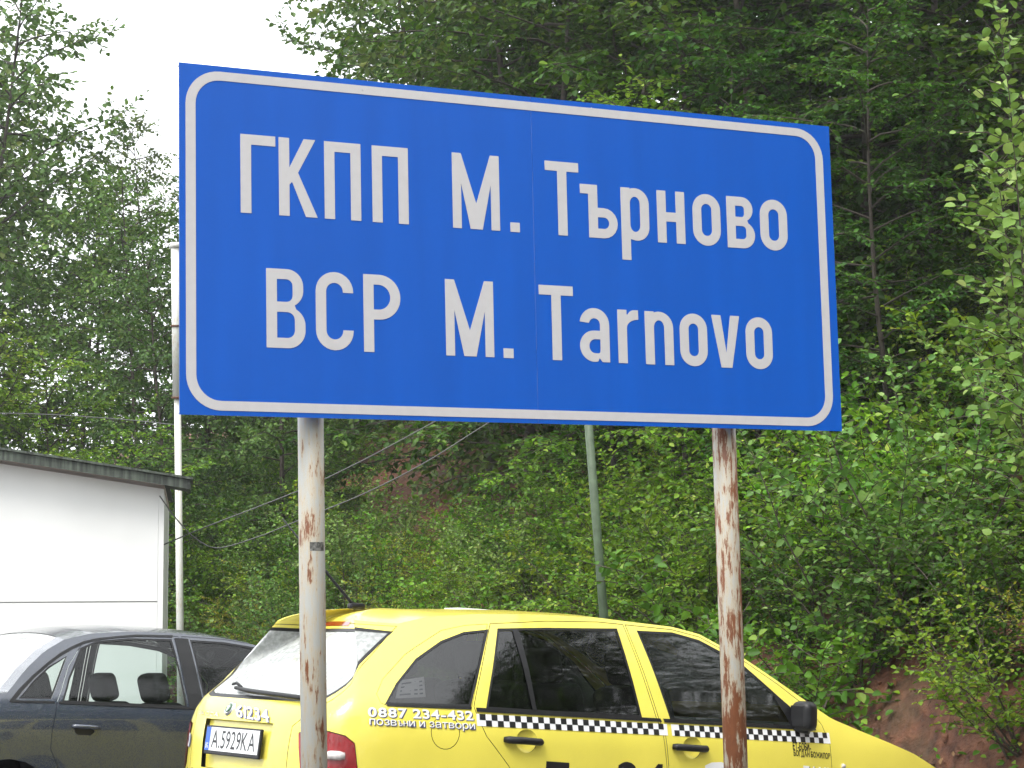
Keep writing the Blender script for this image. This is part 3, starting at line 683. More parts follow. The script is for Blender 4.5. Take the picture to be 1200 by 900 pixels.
# belt mouldings, window divider, mirror sail
def strip(name, px_top, px_bot, mat, parent, off, solid=.0):
    a = densify(X.pix(px_top), .08, False); b = densify(X.pix(px_bot), .08, False); n = min(len(a), len(b))
    ia, ib = [np.array(q) for q in (a, b)]
    f = lambda A: np.stack([np.interp(np.linspace(0, 1, n), np.linspace(0, 1, len(A)), A[:, k]) for k in (0, 1)], 1)
    A, B = f(ia), f(ib); Q = np.concatenate([A, B])
    return X.decal(name, Q, [(i, i + 1, n + i + 1, n + i) for i in range(n - 1)], mat, parent, off)
rd, fd, tg = TP['rear_door'][0], TP['front_door'][0], TP['tailgate'][0]
strip('belt_moulding', [(453, 824.5), (552, 828)], [(453, 827), (552, 831.5)], MAT_TRIM, tbody, .004)
strip('belt_moulding', [(557, 829), (773, 841.8)], [(558, 834), (775, 846)], MAT_TRIM, rd, .006)
strip('belt_moulding', [(776, 842), (953, 851.5)], [(778, 846.5), (956, 856)], MAT_TRIM, fd, .006)
strip('window_divider', [(600, 738), (624, 831)], [(607.5, 738), (629, 832)], MAT_TRIM, rd, .001)
strip('mirror_sail', [(908, 813), (930, 832), (934, 852)], [(907, 817), (922, 842), (926, 851.5)], MAT_TRIM, fd, .003)
# chequered stripe: white vinyl with two rows of black checks
def cheq(par, k0, k1):
    s0 = X.inv(569, 844); s1 = X.inv(969.3, 865)          # between the two rows, first and last check
    tt = lambda k: np.array([s0[0] + (s1[0] - s0[0]) * k / 33, s0[1] + (s1[1] - s0[1]) * k / 33])
    hgt = .0265; W_ = []
    ks = np.linspace(k0, k1, 34)
    for k in ks:
        c = tt(k); W_ += [c + [0, hgt], c - [0, hgt]]
    st_ = X.decal('checker_stripe', W_, [(2 * i, 2 * i + 1, 2 * i + 3, 2 * i + 2) for i in range(len(ks) - 1)], MAT_WHITE, par, .0012)
    Q, Fq = [], []
    for k in np.arange(math.ceil(k0 * 2), math.floor(k1 * 2 - .01)):
        a, b = tt(k / 2 - .0), tt(k / 2 + .5); lo = (k % 2 == 0); y0, y1 = (-hgt, 0) if lo else (0, hgt)
        n = len(Q); Q += [a + [0, y0], b + [0, y0], b + [0, y1], a + [0, y1]]; Fq.append((n, n + 1, n + 2, n + 3))
    ck = X.decal('black_checks', Q, Fq, MAT_BLACKV, st_, .0022); ck['kind'] = 'stuff'
cheq(rd, -.75, 16.35); cheq(fd, 16.75, 33.3)
# lettering
def lettering(name, body, bl, br, tl, par, mat=MAT_WHITE, shadow=True, bold=.025, off=.002):
    o = X.text(name, body, bl, br, tl, mat, par, off, bold=bold); o['kind'] = 'stuff'
    if shadow:
        d = 1.1; X.text('letter_outline', body, (bl[0] + d, bl[1] + d), (br[0] + d, br[1] + d), (tl[0] + d, tl[1] + d * .6), MAT_SHADOWV, o, off - .0008, bold=bold + .02)['kind'] = 'stuff'
    return o
lettering('phone_number_lettering', '0887 234-432', (431, 840), (555, 844.5), (431, 828.5), tbody)
lettering('slogan_lettering', 'позвъни и затвори', (432.5, 851.5), (556.5, 857), (432.5, 842), tbody, bold=0, off=.004)
lettering('owner_lettering', 'ЕТ-БОБИ-', (929, 878.5), (950, 880.5), (928.5, 869), fd, MAT_BLACKV, False, .022)
lettering('owner_lettering', 'БОГДАН БОЖИЛОВ', (930, 887), (973, 891), (929.5, 878.5), fd, MAT_BLACKV, False, .022)
lettering('fleet_lettering', '24', (722, 935), (778, 938), (724, 892), rd, MAT_BLACKV, False, .05)
lettering('fleet_lettering', 'П', (638, 932), (665, 933.5), (640, 892), rd, MAT_BLACKV, False, .06)
lettering('fleet_lettering', 'TAXI', (941, 915), (971, 917.5), (941, 897), fd, MAT_WHITE, True, .04)
lettering('fleet_number_lettering', '61234', (278, 840), (317, 846.5), (279, 825.5), tg, MAT_WHITE, True, .01, .004)
lettering('badge_lettering', 'ŠKODA', (234, 837), (256, 839.5), (236, 831.5), tg, MAT_CHROME, False, .02, .004)
lettering('speed_sticker', '60', (214.5, 874), (222.5, 875), (216, 858), tg, MAT_WHITE, True, .03, .004)
lettering('fleet_lettering', 'TAXI', (214, 915), (246, 918), (214, 897), tg, MAT_BLACKV, False, .03, .003)
strip('white_sticker', [(826, 897), (834, 893.5), (845, 893), (856, 897)], [(826, 915), (834, 916), (845, 917), (856, 915)], MAT_WHITE, fd, .002)
def at_px(u, v, off): q = X.inv(u, v); return X.P(q[0], q[1], off)
# emblem, plate
q = X.inv(270, 830); c_ = X.P(q[0], q[1], .004); n_ = X.normal(q[0], q[1])
rotm = Vector(n_).to_track_quat('Z', 'Y').to_matrix()
bm = bmesh.new(); bmesh.ops.create_cone(bm, cap_ends=True, segments=24, radius1=.036, radius2=.030, depth=.010, matrix=Matrix.Translation(c_) @ rotm.to_4x4()); emb = from_bm('emblem', bm, MAT_CHROME, tg)
bm = bmesh.new(); bmesh.ops.create_cone(bm, cap_ends=True, segments=24, radius1=.024, radius2=.023, depth=.004, matrix=Matrix.Translation(c_ + n_ * .0062) @ rotm.to_4x4()); from_bm('emblem_field', bm, plain('emblem_green', (.05, .12, .06), .3), emb)
bm = bmesh.new()
V_ = [(0, .02), (.006, .006), (.016, .012), (.008, -.004), (.004, -.018), (-.004, -.018), (-.008, -.004), (-.016, .012), (-.006, .006)]
bm.faces.new([bm.verts.new(Vector(c_ + n_ * .0086) + rotm @ Vector((x, y, 0))) for x, y in V_]); from_bm('emblem_wing', bm, MAT_CHROME, emb)
pc = X.P(X.S, .783, .0); pn = X.normal(X.S, .783); tilt = math.atan2(pn[2], -pn[0]); PB = Matrix.Rotation(tilt, 3, 'Y')
MAT_PLATE = plain('plate_white', (.76, .77, .78), .3)
pl_o = boxo('number_plate', pc + np.array([.004, 0, 0]), (.014, .536, .132), MAT_TRIM, tg, rot=PB, bev=.005)
def on_plate(y, z, off): return np.array(pc) + np.array(PB @ Vector((-.0035 - off, y, z)))
def plate_quad(name, y0, y1, z0, z1, mat, off): return mesh(name, [on_plate(y0, z0, off), on_plate(y1, z0, off), on_plate(y1, z1, off), on_plate(y0, z1, off)], [(0, 3, 2, 1)], mat, pl_o)
plate_quad('plate_face', -.258, .258, -.048, .058, MAT_PLATE, .0005)
plate_quad('country_band', .214, .258, -.048, .058, plain('plate_blue', (.03, .12, .55), .4), .0012)
V_, F_ = text_mesh('A.5929KA', .004); V_ -= V_.min(0); V_ /= V_.max(0)
mesh('plate_characters', [on_plate(.196 - .424 * x, -.036 + .082 * y, .0014) for x, y in V_], F_, MAT_BLACKV, pl_o)
V_, F_ = text_mesh('BG', .01); V_ -= V_.min(0); V_ /= V_.max(0)
mesh('country_code', [on_plate(.250 - .026 * x, -.038 + .024 * y, .0018) for x, y in V_], F_, MAT_WHITE, pl_o)
# handles, mirror, wiper, high brake lamp, antenna, roof plate, reversing lamp
def bar(name, pxs, off, r, mat, par, flat=1.0):
    pts = [at_px(u, v, off + d) for u, v, d in pxs]; return tubeo(name, pts, [r * .75] + [r] * (len(pts) - 2) + [r * .75], mat, par, 10)
bar('door_handle', [(590.5, 866.5, -.004), (594, 866.8, .012), (612, 868, .018), (631, 869.5, .012), (634.5, 870, -.004)], .006, .0165, MAT_TRIM, rd)
bar('door_handle', [(788, 875, -.004), (791, 875.2, .012), (808, 876.5, .018), (825, 877.5, .012), (828, 878, -.004)], .006, .0165, MAT_TRIM, fd)
mc = at_px(936, 842, .09) ; mirr = boxo('door_mirror', mc + np.array([.0, .05, .012]), (.10, .12, .150), MAT_TRIM, fd, rot=Matrix.Rotation(rad(14), 3, 'Z'), bev=.049, seg=6, smooth=True)
boxo('mirror_glass', mc + np.array([-.046, .05, .012]), (.012, .08, .105), MAT_TRIM, mirr, rot=Matrix.Rotation(rad(14), 3, 'Z'), bev=.005)
tubeo('mirror_arm', [at_px(931, 850, -.01), mc + np.array([.01, .02, -.05])], .028, MAT_TRIM, mirr, 10)
wi = bar('rear_wiper', [(281, 806, 0), (300, 810, .01), (330, 814, .012), (356, 817.5, .012), (376, 820, .006)], .02, .012, MAT_TRIM, tg)
bar('wiper_tip', [(277.5, 802, 0), (283, 800.5, .004), (287.5, 805, 0)], .02, .008, MAT_TRIM, wi)
strip('high_brake_lamp', [(352, 727.2), (412, 728)], [(352, 733), (409, 733.2)], MAT_RED, tg, .004)
bar('reversing_lamp', [(382, 885, 0), (388, 885, .002), (398, 885.5, .002), (404, 886, 0)], .006, .02, MAT_LENS, TP['tail_lamp'][0])
ab = np.array([2.1 - 3.62, -.02, float(np.interp(2.1 - 3.62, np.array(roof.data.vertices[0].co[0:1]) if False else [-2, 2], [1, 1]))])
top_roof = max(v.co.z for v in roof.data.vertices if abs(v.co.x - ab[0]) < .12); ab[2] = top_roof - .004
an = tubeo('antenna', [ab, ab + np.array([-.035, 0, .03]), ab + np.array([-.42, -.0, .39])], [.017, .008, .0035], MAT_TRIM, taxi, 8)
boxo('antenna_base', ab + np.array([0, 0, .008]), (.08, .045, .03), MAT_TRIM, an, bev=.012)
top2 = max(v.co.z for v in roof.data.vertices if abs(v.co.x - (2.1 - 2.95)) < .12)
boxo('roof_light_mount', (2.1 - 2.95, -.08, top2 - .011), (.34, .14, .02), MAT_PAPER, taxi, bev=.006)
sm_ = bar('side_repeater', [(986, 897, 0), (989, 898, .003)], .003, .014, MAT_LENS, tbody)
# price list behind the quarter window
pq = X.pix([(464.5, 818.5), (500, 817), (498, 793), (469, 797.5)]); pp = X.decal('price_list', pq, [(0, 1, 2, 3)], plain('price_paper', (.75, .68, .76), .8), TP['quarter_window'][0], -.010)
for i in range(4):
    a, b, c, d = [np.array(q) for q in pq]; t0 = .15 + .2 * i
    lo = lambda f, t: (a + (d - a) * t) * (1 - f) + (b + (c - b) * t) * f
    for f0, f1 in ((.12, .5), (.62, .74), (.8, .92)): X.decal('print_line', [lo(f0, t0), lo(f1, t0), lo(f1, t0 + .08), lo(f0, t0 + .08)], [(0, 1, 2, 3)], MAT_SHADOWV, pp, -.009)

# ------------------------------------------------------------------ dark saloon
MAT_DARKBLUE = rainy_paint('dark_slate_paint', (.022, .030, .050), .22, drops=.3); MAT_DARKBLUE.node_tree.nodes['Principled BSDF'].inputs['Coat Weight'].default_value = 1; MAT_DARKBLUE.node_tree.nodes['Principled BSDF'].inputs['Coat IOR'].default_value = 1.75
MAT_AGLASS = glass_mat('pale_glass', (.80, .87, .84), 1.0, ior=1.5, drops=.06)
saloon = empty('saloon_car')
tag(saloon, 'dark slate blue saloon parked beside the white hut', 'car')
yw = .637; fw = np.array([math.cos(yw), math.sin(yw), -.043]); fw /= np.linalg.norm(fw); up_ = np.array([.043 * math.cos(yw), .043 * math.sin(yw), 1.0]); up_ /= np.linalg.norm(up_)
AR = np.stack([fw, np.cross(up_, fw), up_], 1)
AU = Car(saloon, np.array([-2.371, 12.8, -1.299 + CAMZ]), AR, 2.2,
         [(0, 0), (.02, .32), (.10, .60), (.32, .77), (.7, .835), (1.3, .86), (2.2, .866), (3.1, .86), (3.7, .84), (4.15, .79), (4.36, .68), (4.45, .45), (4.475, .2), (4.48, 0)],
         [(.12, .07), (.3, .02), (.5, 0), (.8, .005), (.93, .03), (1.05, .085), (1.2, .155), (1.35, .24), (1.5, .35)],
         [(.12, .05), (.35, -.02), (.55, -.02), (.8, .0), (.95, .06), (1.05, .5), (1.5, 1.5)],
         [(.12, .08), (.4, 0), (.6, .03), (.75, .10), (.9, .35), (1.0, .5), (1.5, 1.0)])
X = AU
AE = [np.array(q) for q in X.pix([(8, 812), (30, 784), (52, 763), (75, 749.5), (105, 742.5), (150, 740), (205, 742), (255, 747), (290, 753), (310, 760)])]
# forward of the frame: windscreen pillar down to the bonnet; rearward: boot deck
sA = AE[-1][0]
fwd = [np.array([X.s_of(1.62), 1.27]), np.array([X.s_of(1.32), 1.10]), np.array([X.s_of(1.05), .96]), np.array([X.s_of(.8), .93]), np.array([X.s_of(.4), .84]), np.array([.45, .76]), np.array([0, .74])]
fwd = [q for q in fwd if q[0] < sA - .05]
aft = [np.array([X.S, .985]), np.array([X.S - .5, .985]), np.array([X.s_of(4.15), .975]), np.array([X.s_of(3.95), .975])]
aft = [q for q in aft if q[0] > AE[0][0] + .05]
TOPA = aft + AE + fwd
AS = np.array([q[0] for q in TOPA])[::-1]; AZ = np.array([q[1] for q in TOPA])[::-1]
o_ = np.argsort(AS); AS, AZ = AS[o_], AZ[o_]
def atop(s): return np.interp(s, AS, AZ)
outl = [np.array([0, .2]), np.array([X.S, .28])] + [np.array([s, atop(s)]) for s in np.linspace(X.S, 0, 170)]
aq = X.pix([(22, 818.5), (38, 799), (57, 781), (78.5, 768.5), (76, 776), (60, 819)])
arw = X.pix([(72.5, 823), (80, 795), (94, 759.5), (112, 751.5), (150, 748), (201, 749), (212, 790), (219.5, 829.5)])
afw = X.pix([(222.5, 750), (262, 752.5), (300, 759), (330, 769), (352, 784), (370, 800), (374, 834), (241, 829)])
adr = X.pix([(67, 822), (80, 780), (96, 754), (115, 747.5), (150, 744.5), (209, 745.5), (221, 790), (230, 830), (236, 880), (240, 940), (240, 985), (120, 975), (80, 930), (59, 878), (61, 855)])
adf = X.pix([(212, 745.6), (262, 749), (302, 755.5), (333, 766), (356, 782), (380, 803), (392, 838), (396, 880), (394, 985), (243, 988), (243, 940), (239, 880), (233, 830), (224, 790)])
RA = []
RA += glazed('quarter_window', aq, .010, MAT_AGLASS)
RA += glazed('side_window', arw, .012, MAT_AGLASS, parent='rear_door')
RA += glazed('front_side_window', afw, .012, MAT_AGLASS, oname='side_window', parent='front_door')
RA += [dict(name='handle_recess', poly=X.pix([(88, 853.5), (110, 854.5), (111, 858), (106, 862), (91, 861), (88, 858)]), mat=MAT_RUBBER, off=-.014, parent='rear_door')]
RA += panel('rear_door', adr, .0032, MAT_DARKBLUE)
RA += panel('front_door', adf, .0032, MAT_DARKBLUE)
for xb in (.86, 3.48):
    sc_ = X.s_of(xb); RA.append(dict(name=None, poly=[np.array([sc_ + .335 * math.cos(a), .29 + .335 * math.sin(a)]) for a in np.linspace(0, 2 * math.pi, 24)[:-1]]))
RA += [dict(name='bumper', poly=[np.array(q) for q in ((X.s_of(3.95), .2), (X.S + .4, .2), (X.S + .4, .52), (X.s_of(3.95), .52))], mat=MAT_TRIM, off=.010, both='join')]
AP = ordered_build(X, outl, RA, dict(name='body', mat=MAT_DARKBLUE))
abody = AP['body'][0]
# dark window-line trim round the side glass
strip('window_line_trim', [(10.5, 821.5), (22, 807), (38, 791), (55.5, 776), (70, 765), (84, 757.3), (97, 751.5), (111, 748.3), (135, 745.5), (160, 743.5), (202, 744.3)], [(17, 821.5), (27, 808.5), (41, 793.5), (58, 778.5), (72, 768), (86, 760), (99, 754), (112, 750.6), (135, 747.6), (160, 746), (202, 746.8)], MAT_TRIM, abody, .004)
strip('belt_moulding', [(11, 820.5), (64, 821.5)], [(12, 823), (64, 824)], MAT_TRIM, abody, .004)
strip('belt_moulding', [(69, 821.7), (228, 828.7)], [(69, 824.5), (229, 831.5)], MAT_TRIM, AP['rear_door'][0], .005)
strip('belt_moulding', [(236, 829), (388, 836.5)], [(236, 832), (388, 839)], MAT_TRIM, AP['front_door'][0], .005)
strip('door_pillar', [(204, 747.5), (221.5, 829)], [(220, 748.5), (239, 830)], MAT_TRIM, abody, .0035)
hd = bar('door_handle', [(84.5, 851, -.012), (88, 851, .006), (99, 851.8, .010), (111, 852.5, .006), (117, 853, -.012)], .004, .013, MAT_DARKBLUE, AP['rear_door'][0])
s_top, s_cow = X.s_of(1.95), X.s_of(1.05); s_rwt, s_rwb = AE[3][0], AE[0][0] + .02
prof2 = lambda q: 1 - (1 - q) ** 2.4
sr = np.linspace(s_top, s_rwt, 40); E_ = X.P(sr, atop(sr)); cr_ = .050
cap(X, 'roof', E_, np.stack([E_[:, 0], 0 * sr, E_[:, 2] + cr_], 1), MAT_DARKBLUE, prof2)
sw_ = np.linspace(s_rwt, s_rwb, 24); E_ = X.P(sw_, atop(sw_)); k_ = np.linspace(0, 1, 24)
spn = np.stack([E_[:, 0] - .10 * k_, 0 * sw_, E_[:, 2] + cr_ * (1 - k_) + .01 * k_], 1)
cap(X, 'rear_pillar', E_, spn, MAT_DARKBLUE, prof2, 5, (0, .16), half=True)
cap(X, 'rear_window', E_ - [0, 0, .004], spn - [0, 0, .004], MAT_RGLASS, prof2, 12, (.16, 1))
sw_ = np.linspace(s_cow, s_top, 24); E_ = X.P(sw_, atop(sw_)); k_ = np.linspace(0, 1, 24)
spn = np.stack([E_[:, 0] + .16 * (1 - k_), 0 * sw_, E_[:, 2] + .015 * (1 - k_) + cr_ * k_], 1)
cap(X, 'windscreen_pillar', E_, spn, MAT_DARKBLUE, prof2, 4, (0, .09), half=True)
cap(X, 'windscreen', E_ - [0, 0, .004], spn - [0, 0, .004], MAT_WGLASS, prof2, 12, (.09, 1))
sh_ = np.linspace(.02, s_cow, 36); E_ = X.P(sh_, atop(sh_)); k_ = sh_ / s_cow
cap(X, 'bonnet', E_, np.stack([E_[:, 0] + .16 * np.clip(k_ * 1.2 - .2, 0, 1), 0 * sh_, E_[:, 2] + .03], 1), MAT_DARKBLUE, prof2)
sh_ = np.linspace(s_rwb, X.S, 30); E_ = X.P(sh_, atop(sh_))
cap(X, 'boot_lid', E_, np.stack([np.maximum(E_[:, 0], E_[-1, 0] + .05) - .10 * np.linspace(1, 0, 30), 0 * sh_, E_[:, 2] + .012], 1), MAT_DARKBLUE, prof2)
boxo('underbody', (.0, 0, .36), (3.6, 1.40, .24), MAT_UNDER, saloon, bev=.05)
boxo('parcel_shelf', (-1.25, 0, .84), (.55, 1.36, .06), MAT_UNDER, saloon, bev=.02)
boxo('dashboard', (.95, 0, .80), (.42, 1.40, .28), MAT_UNDER, saloon, bev=.08, seg=3, smooth=True)
for xb in (.86, 3.48):
    for sd_ in (1, -1): wheel(X, xb, sd_)
seats(X, 2.15, 2.92, .28, MAT_SEAT, MAT_SEAT)
X = TX

# ------------------------------------------------------------------ white hut
MAT_HUT = plain('hut_white_panel', (.72, .72, .705), .4, noise=.05, nscale=1.6)
MAT_SOFFIT = plain('soffit_board', (.62, .52, .47), .7, noise=.08)
m, t, N, L, p = new_mat('weathered_fascia')
tc = N.new('ShaderNodeTexCoord'); mp = N.new('ShaderNodeMapping'); mp.inputs['Scale'].default_value = (14, 14, 1.2); n = N.new('ShaderNodeTexNoise'); n.inputs['Scale'].default_value = 2.5; n.inputs['Detail'].default_value = 6
L.new(tc.outputs['Object'], mp.inputs[0]); L.new(mp.outputs[0], n.inputs['Vector'])
cr = N.new('ShaderNodeValToRGB'); cr.color_ramp.elements[0].position = .38; cr.color_ramp.elements[0].color = (.018, .022, .018, 1); cr.color_ramp.elements[1].position = .66; cr.color_ramp.elements[1].color = (.085, .105, .08, 1)
L.new(n.outputs[0], cr.inputs[0]); L.new(cr.outputs[0], p.inputs['Base Color']); p.inputs['Roughness'].default_value = .6
MAT_FASCIA = m
hc = at(187.5, 735, 16.0); HY = rad(9)
hut = empty('hut', (hc[0], hc[1], float(ground_z(hc[0], hc[1]))), HY); hut.rotation_euler = (0, rad(.8), HY)
tag(hut, 'white panelled hut with dark sloping flat roof', 'hut')
gz0 = hut.location.z
def hz(v): return CAMZ + (754 - v) / F * 16.0 - gz0
W_ = 5.2; D_ = 2.6; hR, seam = hz(573), hz(705); slope = .155
def wallquad(name, x0, x1, zb, zt0, zt1, y0, th, mat):     # zt at x0, x1
    V_ = [(x0, y0, zb), (x1, y0, zb), (x1, y0, zt1), (x0, y0, zt0), (x0, y0 + th, zb), (x1, y0 + th, zb), (x1, y0 + th, zt1), (x0, y0 + th, zt0)]
    return mesh(name, V_, [(0, 1, 2, 3), (5, 4, 7, 6), (1, 5, 6, 2), (4, 0, 3, 7), (3, 2, 6, 7), (4, 5, 1, 0)], mat, hut)
hl = hR + slope * W_
wallquad('lower_panel', -W_, -.045, -.2, seam - .006, seam - .006, .0, .05, MAT_HUT)
wallquad('upper_panel', -W_, -.045, seam + .004, hl, hR + slope * .045, .0, .05, MAT_HUT)
wallquad('seam_strip', -W_, -.045, seam - .02, seam + .02, seam + .02, .012, .03, plain('seam_grey', (.35, .35, .34), .6))
wallquad('corner_trim', -.043, .0, -.2, hR + slope * .043, hR, -.006, .06, MAT_HUT)
boxo('side_wall', (-.03, .06 + D_ / 2, hR / 2 - .1), (.05, D_, hR + .19), MAT_HUT, hut)
boxo('back_wall', (-W_ / 2, .09 + D_, hR / 2), (W_, .05, hR), MAT_HUT, hut)
# roof: deck, fascia boards and soffit, falling to the right, with an overhang past the corner
OV = .215
rf = empty('roof'); rf.parent = hut
def slab(name, x0, x1, y0, y1, zo, th, mat):
    z = lambda x: hR + .004 - slope * x + zo + .012 * math.sin((x + 2.2) * .9)
    xs = np.linspace(x0, x1, 14); V_ = [];
    for x in xs: V_ += [(x, y0, z(x)), (x, y1, z(x)), (x, y1, z(x) + th), (x, y0, z(x) + th)]
    Fx = [(i * 4 + k, i * 4 + (k + 1) % 4, (i + 1) * 4 + (k + 1) % 4, (i + 1) * 4 + k) for i in range(13) for k in range(4)] + [(3, 2, 1, 0), tuple(52 + k for k in range(4))]
    return mesh(name, V_, Fx, mat, rf)
slab('soffit', -W_, .0, -.17, D_ + .2, .012, .02, MAT_SOFFIT); slab('eave_soffit', .002, OV - .03, -.17, .25, .012, .02, MAT_FASCIA)
slab('fascia_board', -W_, OV - .012, -.205, -.172, .004, .076, MAT_FASCIA)
slab('deck', -W_, .03, -.225, D_ + .22, .082, .018, MAT_FASCIA); slab('eave_deck', .032, OV + .01, -.225, .30, .082, .018, MAT_FASCIA)
bm = bmesh.new(); box(bm, (OV - .02, .04, hR + .004 - slope * OV + .046), (.03, .42, .07)); from_bm('end_board', bm, MAT_FASCIA, rf)

# ------------------------------------------------------------------ poles and cables
MAT_POLEW = rusty('white_pole_paint', .04, 5.2, (.66, .66, .62))
MAT_POLEG = plain('green_pole_paint', (.070, .105, .058), .55, noise=.25, nscale=12, bump=.2)
MAT_CABLE = plain('black_cable', (.02, .02, .02), .5)
MAT_CABLE2 = plain('grey_cable', (.07, .07, .068), .5)
def pole_from(name, top_px, bot_px, Z, label, cat):
    a = at(*top_px, Z); b = at(*bot_px, Z); d = (a - b) / np.linalg.norm(a - b)
    g = float(terrain_z(b[0], b[1])); base = b + d * ((g - b[2]) / d[2])
    r = empty(name, base); tag(r, label, cat); return r, d, np.linalg.norm(a - base)
r, d, h = pole_from('lamp_post', (206, 288), (211, 735), 24, 'white rust-stained steel lamp post with thicker upper tube behind the hut', 'post')
hj = h * (735 - 465) / (735 - 288) * 1.0
u_ = lambda v: h - (v - 288) / F * 24
tubeo('lower_tube', [(0, 0, -.3) if False else tuple(-d * .3), tuple(d * u_(466))], [.047, .040], MAT_POLEW, r, 16)
tubeo('upper_tube', [tuple(d * u_(466)), tuple(d * u_(290))], .058, MAT_POLEW, r, 16)
for v in (466, 382): tubeo('flange', [tuple(d * (u_(v) - .012)), tuple(d * (u_(v) + .012))], .072, MAT_DARKRUST, r, 16)
tubeo('cap', [tuple(d * (u_(290))), tuple(d * (u_(284)))], [.074, .066], MAT_POLEW, r, 16)
GZ = 16.6
r, d, h = pole_from('utility_pole', (683.5, 420), (707, 715), GZ, 'leaning slender green pole rising behind the taxi roof', 'pole')
tubeo('shaft', [tuple(-d * .3), tuple(d * h * .5), tuple(d * h)], [.040, .037, .034], MAT_POLEG, r, 16)
tubeo('cap', [tuple(d * h), tuple(d * (h + .03))], [.048, .02], MAT_DARKRUST, r, 12)
tubeo('insulator', [tuple(d * (h - .12) + np.array([-.05, -.05, 0])), tuple(d * (h - .12) + np.array([-.12, -.09, 0]))], .022, MAT_WHITE, r, 8)
ptop = at(683.5, 428, GZ)
def cable(name, pxs, zs, rad_, mat, label):
    P_ = catmull([at(u, v, z) for (u, v), z in zip(pxs, zs)], 8)
    tag(tubeo(name, [tuple(q) for q in P_], rad_, mat, None, 6), label, 'cable')
cable('cable', [(187, 581), (205, 606), (228, 630), (255, 642), (300, 630), (345, 612), (430, 577), (500, 541), (570, 497), (683, 428)], np.linspace(16, GZ, 10) - .02, .0052, MAT_CABLE2, 'thick sagging cable slung from the hut corner to the green pole')
cable('cable', [(188, 640), (240, 618), (350, 575), (430, 537), (510, 494), (600, 446), (683, 426)], np.linspace(16.4, GZ, 7) - .05, .0055, MAT_CABLE2, 'thin taut cable running above the thick sagging one')
cable('overhead_wire', [(-60, 484), (20, 484.5), (80, 487), (150, 492), (206, 498)], np.linspace(27, 24.1, 5), .006, MAT_CABLE2, 'thin wire crossing the trees above the hut roof')

# ------------------------------------------------------------------ vegetation
def leaf_mat(name, cols, tr=.35, rough=.46, spec=.28):
    m, t, N, L, p = new_mat(name)
    g = N.new('ShaderNodeNewGeometry'); oi = N.new('ShaderNodeObjectInfo')
    r = N.new('ShaderNodeValToRGB'); el = r.color_ramp.elements
    while len(el) < len(cols): el.new(.5)
    for i, (pos, c) in enumerate(cols): el[i].position = pos; el[i].color = (*[q * 1.3 for q in c], 1)
    L.new(g.outputs['Random Per Island'], r.inputs[0])
    h = N.new('ShaderNodeHueSaturation'); L.new(r.outputs[0], h.inputs['Color'])
    a = N.new('ShaderNodeMapRange'); a.inputs[3].default_value = .480; a.inputs[4].default_value = .516; L.new(oi.outputs['Random'], a.inputs[0]); L.new(a.outputs[0], h.inputs['Hue'])
    b = N.new('ShaderNodeMath'); b.operation = 'MULTIPLY'; b.inputs[1].default_value = 7.31; L.new(oi.outputs['Random'], b.inputs[0])
    fr = N.new('ShaderNodeMath'); fr.operation = 'FRACT'; L.new(b.outputs[0], fr.inputs[0])
    a2 = N.new('ShaderNodeMapRange'); a2.inputs[3].default_value = .75; a2.inputs[4].default_value = 1.2; L.new(fr.outputs[0], a2.inputs[0]); L.new(a2.outputs[0], h.inputs['Value'])
    L.new(h.outputs[0], p.inputs['Base Color']); p.inputs['Roughness'].default_value = rough; p.inputs['Specular IOR Level'].default_value = spec
    tl = N.new('ShaderNodeBsdfTranslucent'); hb = N.new('ShaderNodeHueSaturation'); hb.inputs['Hue'].default_value = .485; hb.inputs['Value'].default_value = 1.25; L.new(h.outputs[0], hb.inputs['Color']); L.new(hb.outputs[0], tl.inputs[0])
    mi = N.new('ShaderNodeMixShader'); mi.inputs[0].default_value = tr; L.new(p.outputs[0], mi.inputs[1]); L.new(tl.outputs[0], mi.inputs[2]); L.new(mi.outputs[0], N['Material Output'].inputs[0])
    return m
LM = {
 'mid':    leaf_mat('leaf_mid_green', [(0, (.045, .120, .009)), (.5, (.076, .185, .013)), (.92, (.130, .26, .022)), (1, (.24, .32, .05))]),
 'bright': leaf_mat('leaf_bright_green', [(0, (.072, .17, .009)), (.5, (.12, .245, .012)), (.9, (.185, .315, .020)), (1, (.30, .34, .04))]),
 'grey':   leaf_mat('leaf_grey_green', [(0, (.055, .120, .020)), (.5, (.088, .172, .030)), (.9, (.145, .24, .050)), (1, (.25, .32, .11))], .3),
 'yellow': leaf_mat('leaf_yellow_green', [(0, (.13, .18, .010)), (.5, (.19, .25, .014)), (.92, (.26, .29, .025)), (1, (.34, .31, .04))]),
 'dark':   leaf_mat('leaf_dark_green', [(0, (.016, .050, .004)), (.5, (.028, .076, .007)), (.93, (.058, .135, .012)), (1, (.11, .18, .022))], .3),
 'tree':   leaf_mat('leaf_tree_green', [(0, (.038, .084, .016)), (.5, (.060, .122, .023)), (.93, (.098, .175, .034)), (1, (.16, .21, .055))], .3),
 'dry':    leaf_mat('leaf_dry', [(0, (.10, .05, .02)), (.6, (.16, .09, .04)), (1, (.22, .15, .06))], .15),
}
MAT_BARK = plain('bark', (.045, .036, .028), .85, noise=.35, nscale=25, bump=.5)
MAT_TWIG = plain('twig_bark', (.055, .042, .03), .8, noise=.3, nscale=30)
def unit(v): return v / (np.linalg.norm(v, axis=-1, keepdims=True) + 1e-9)
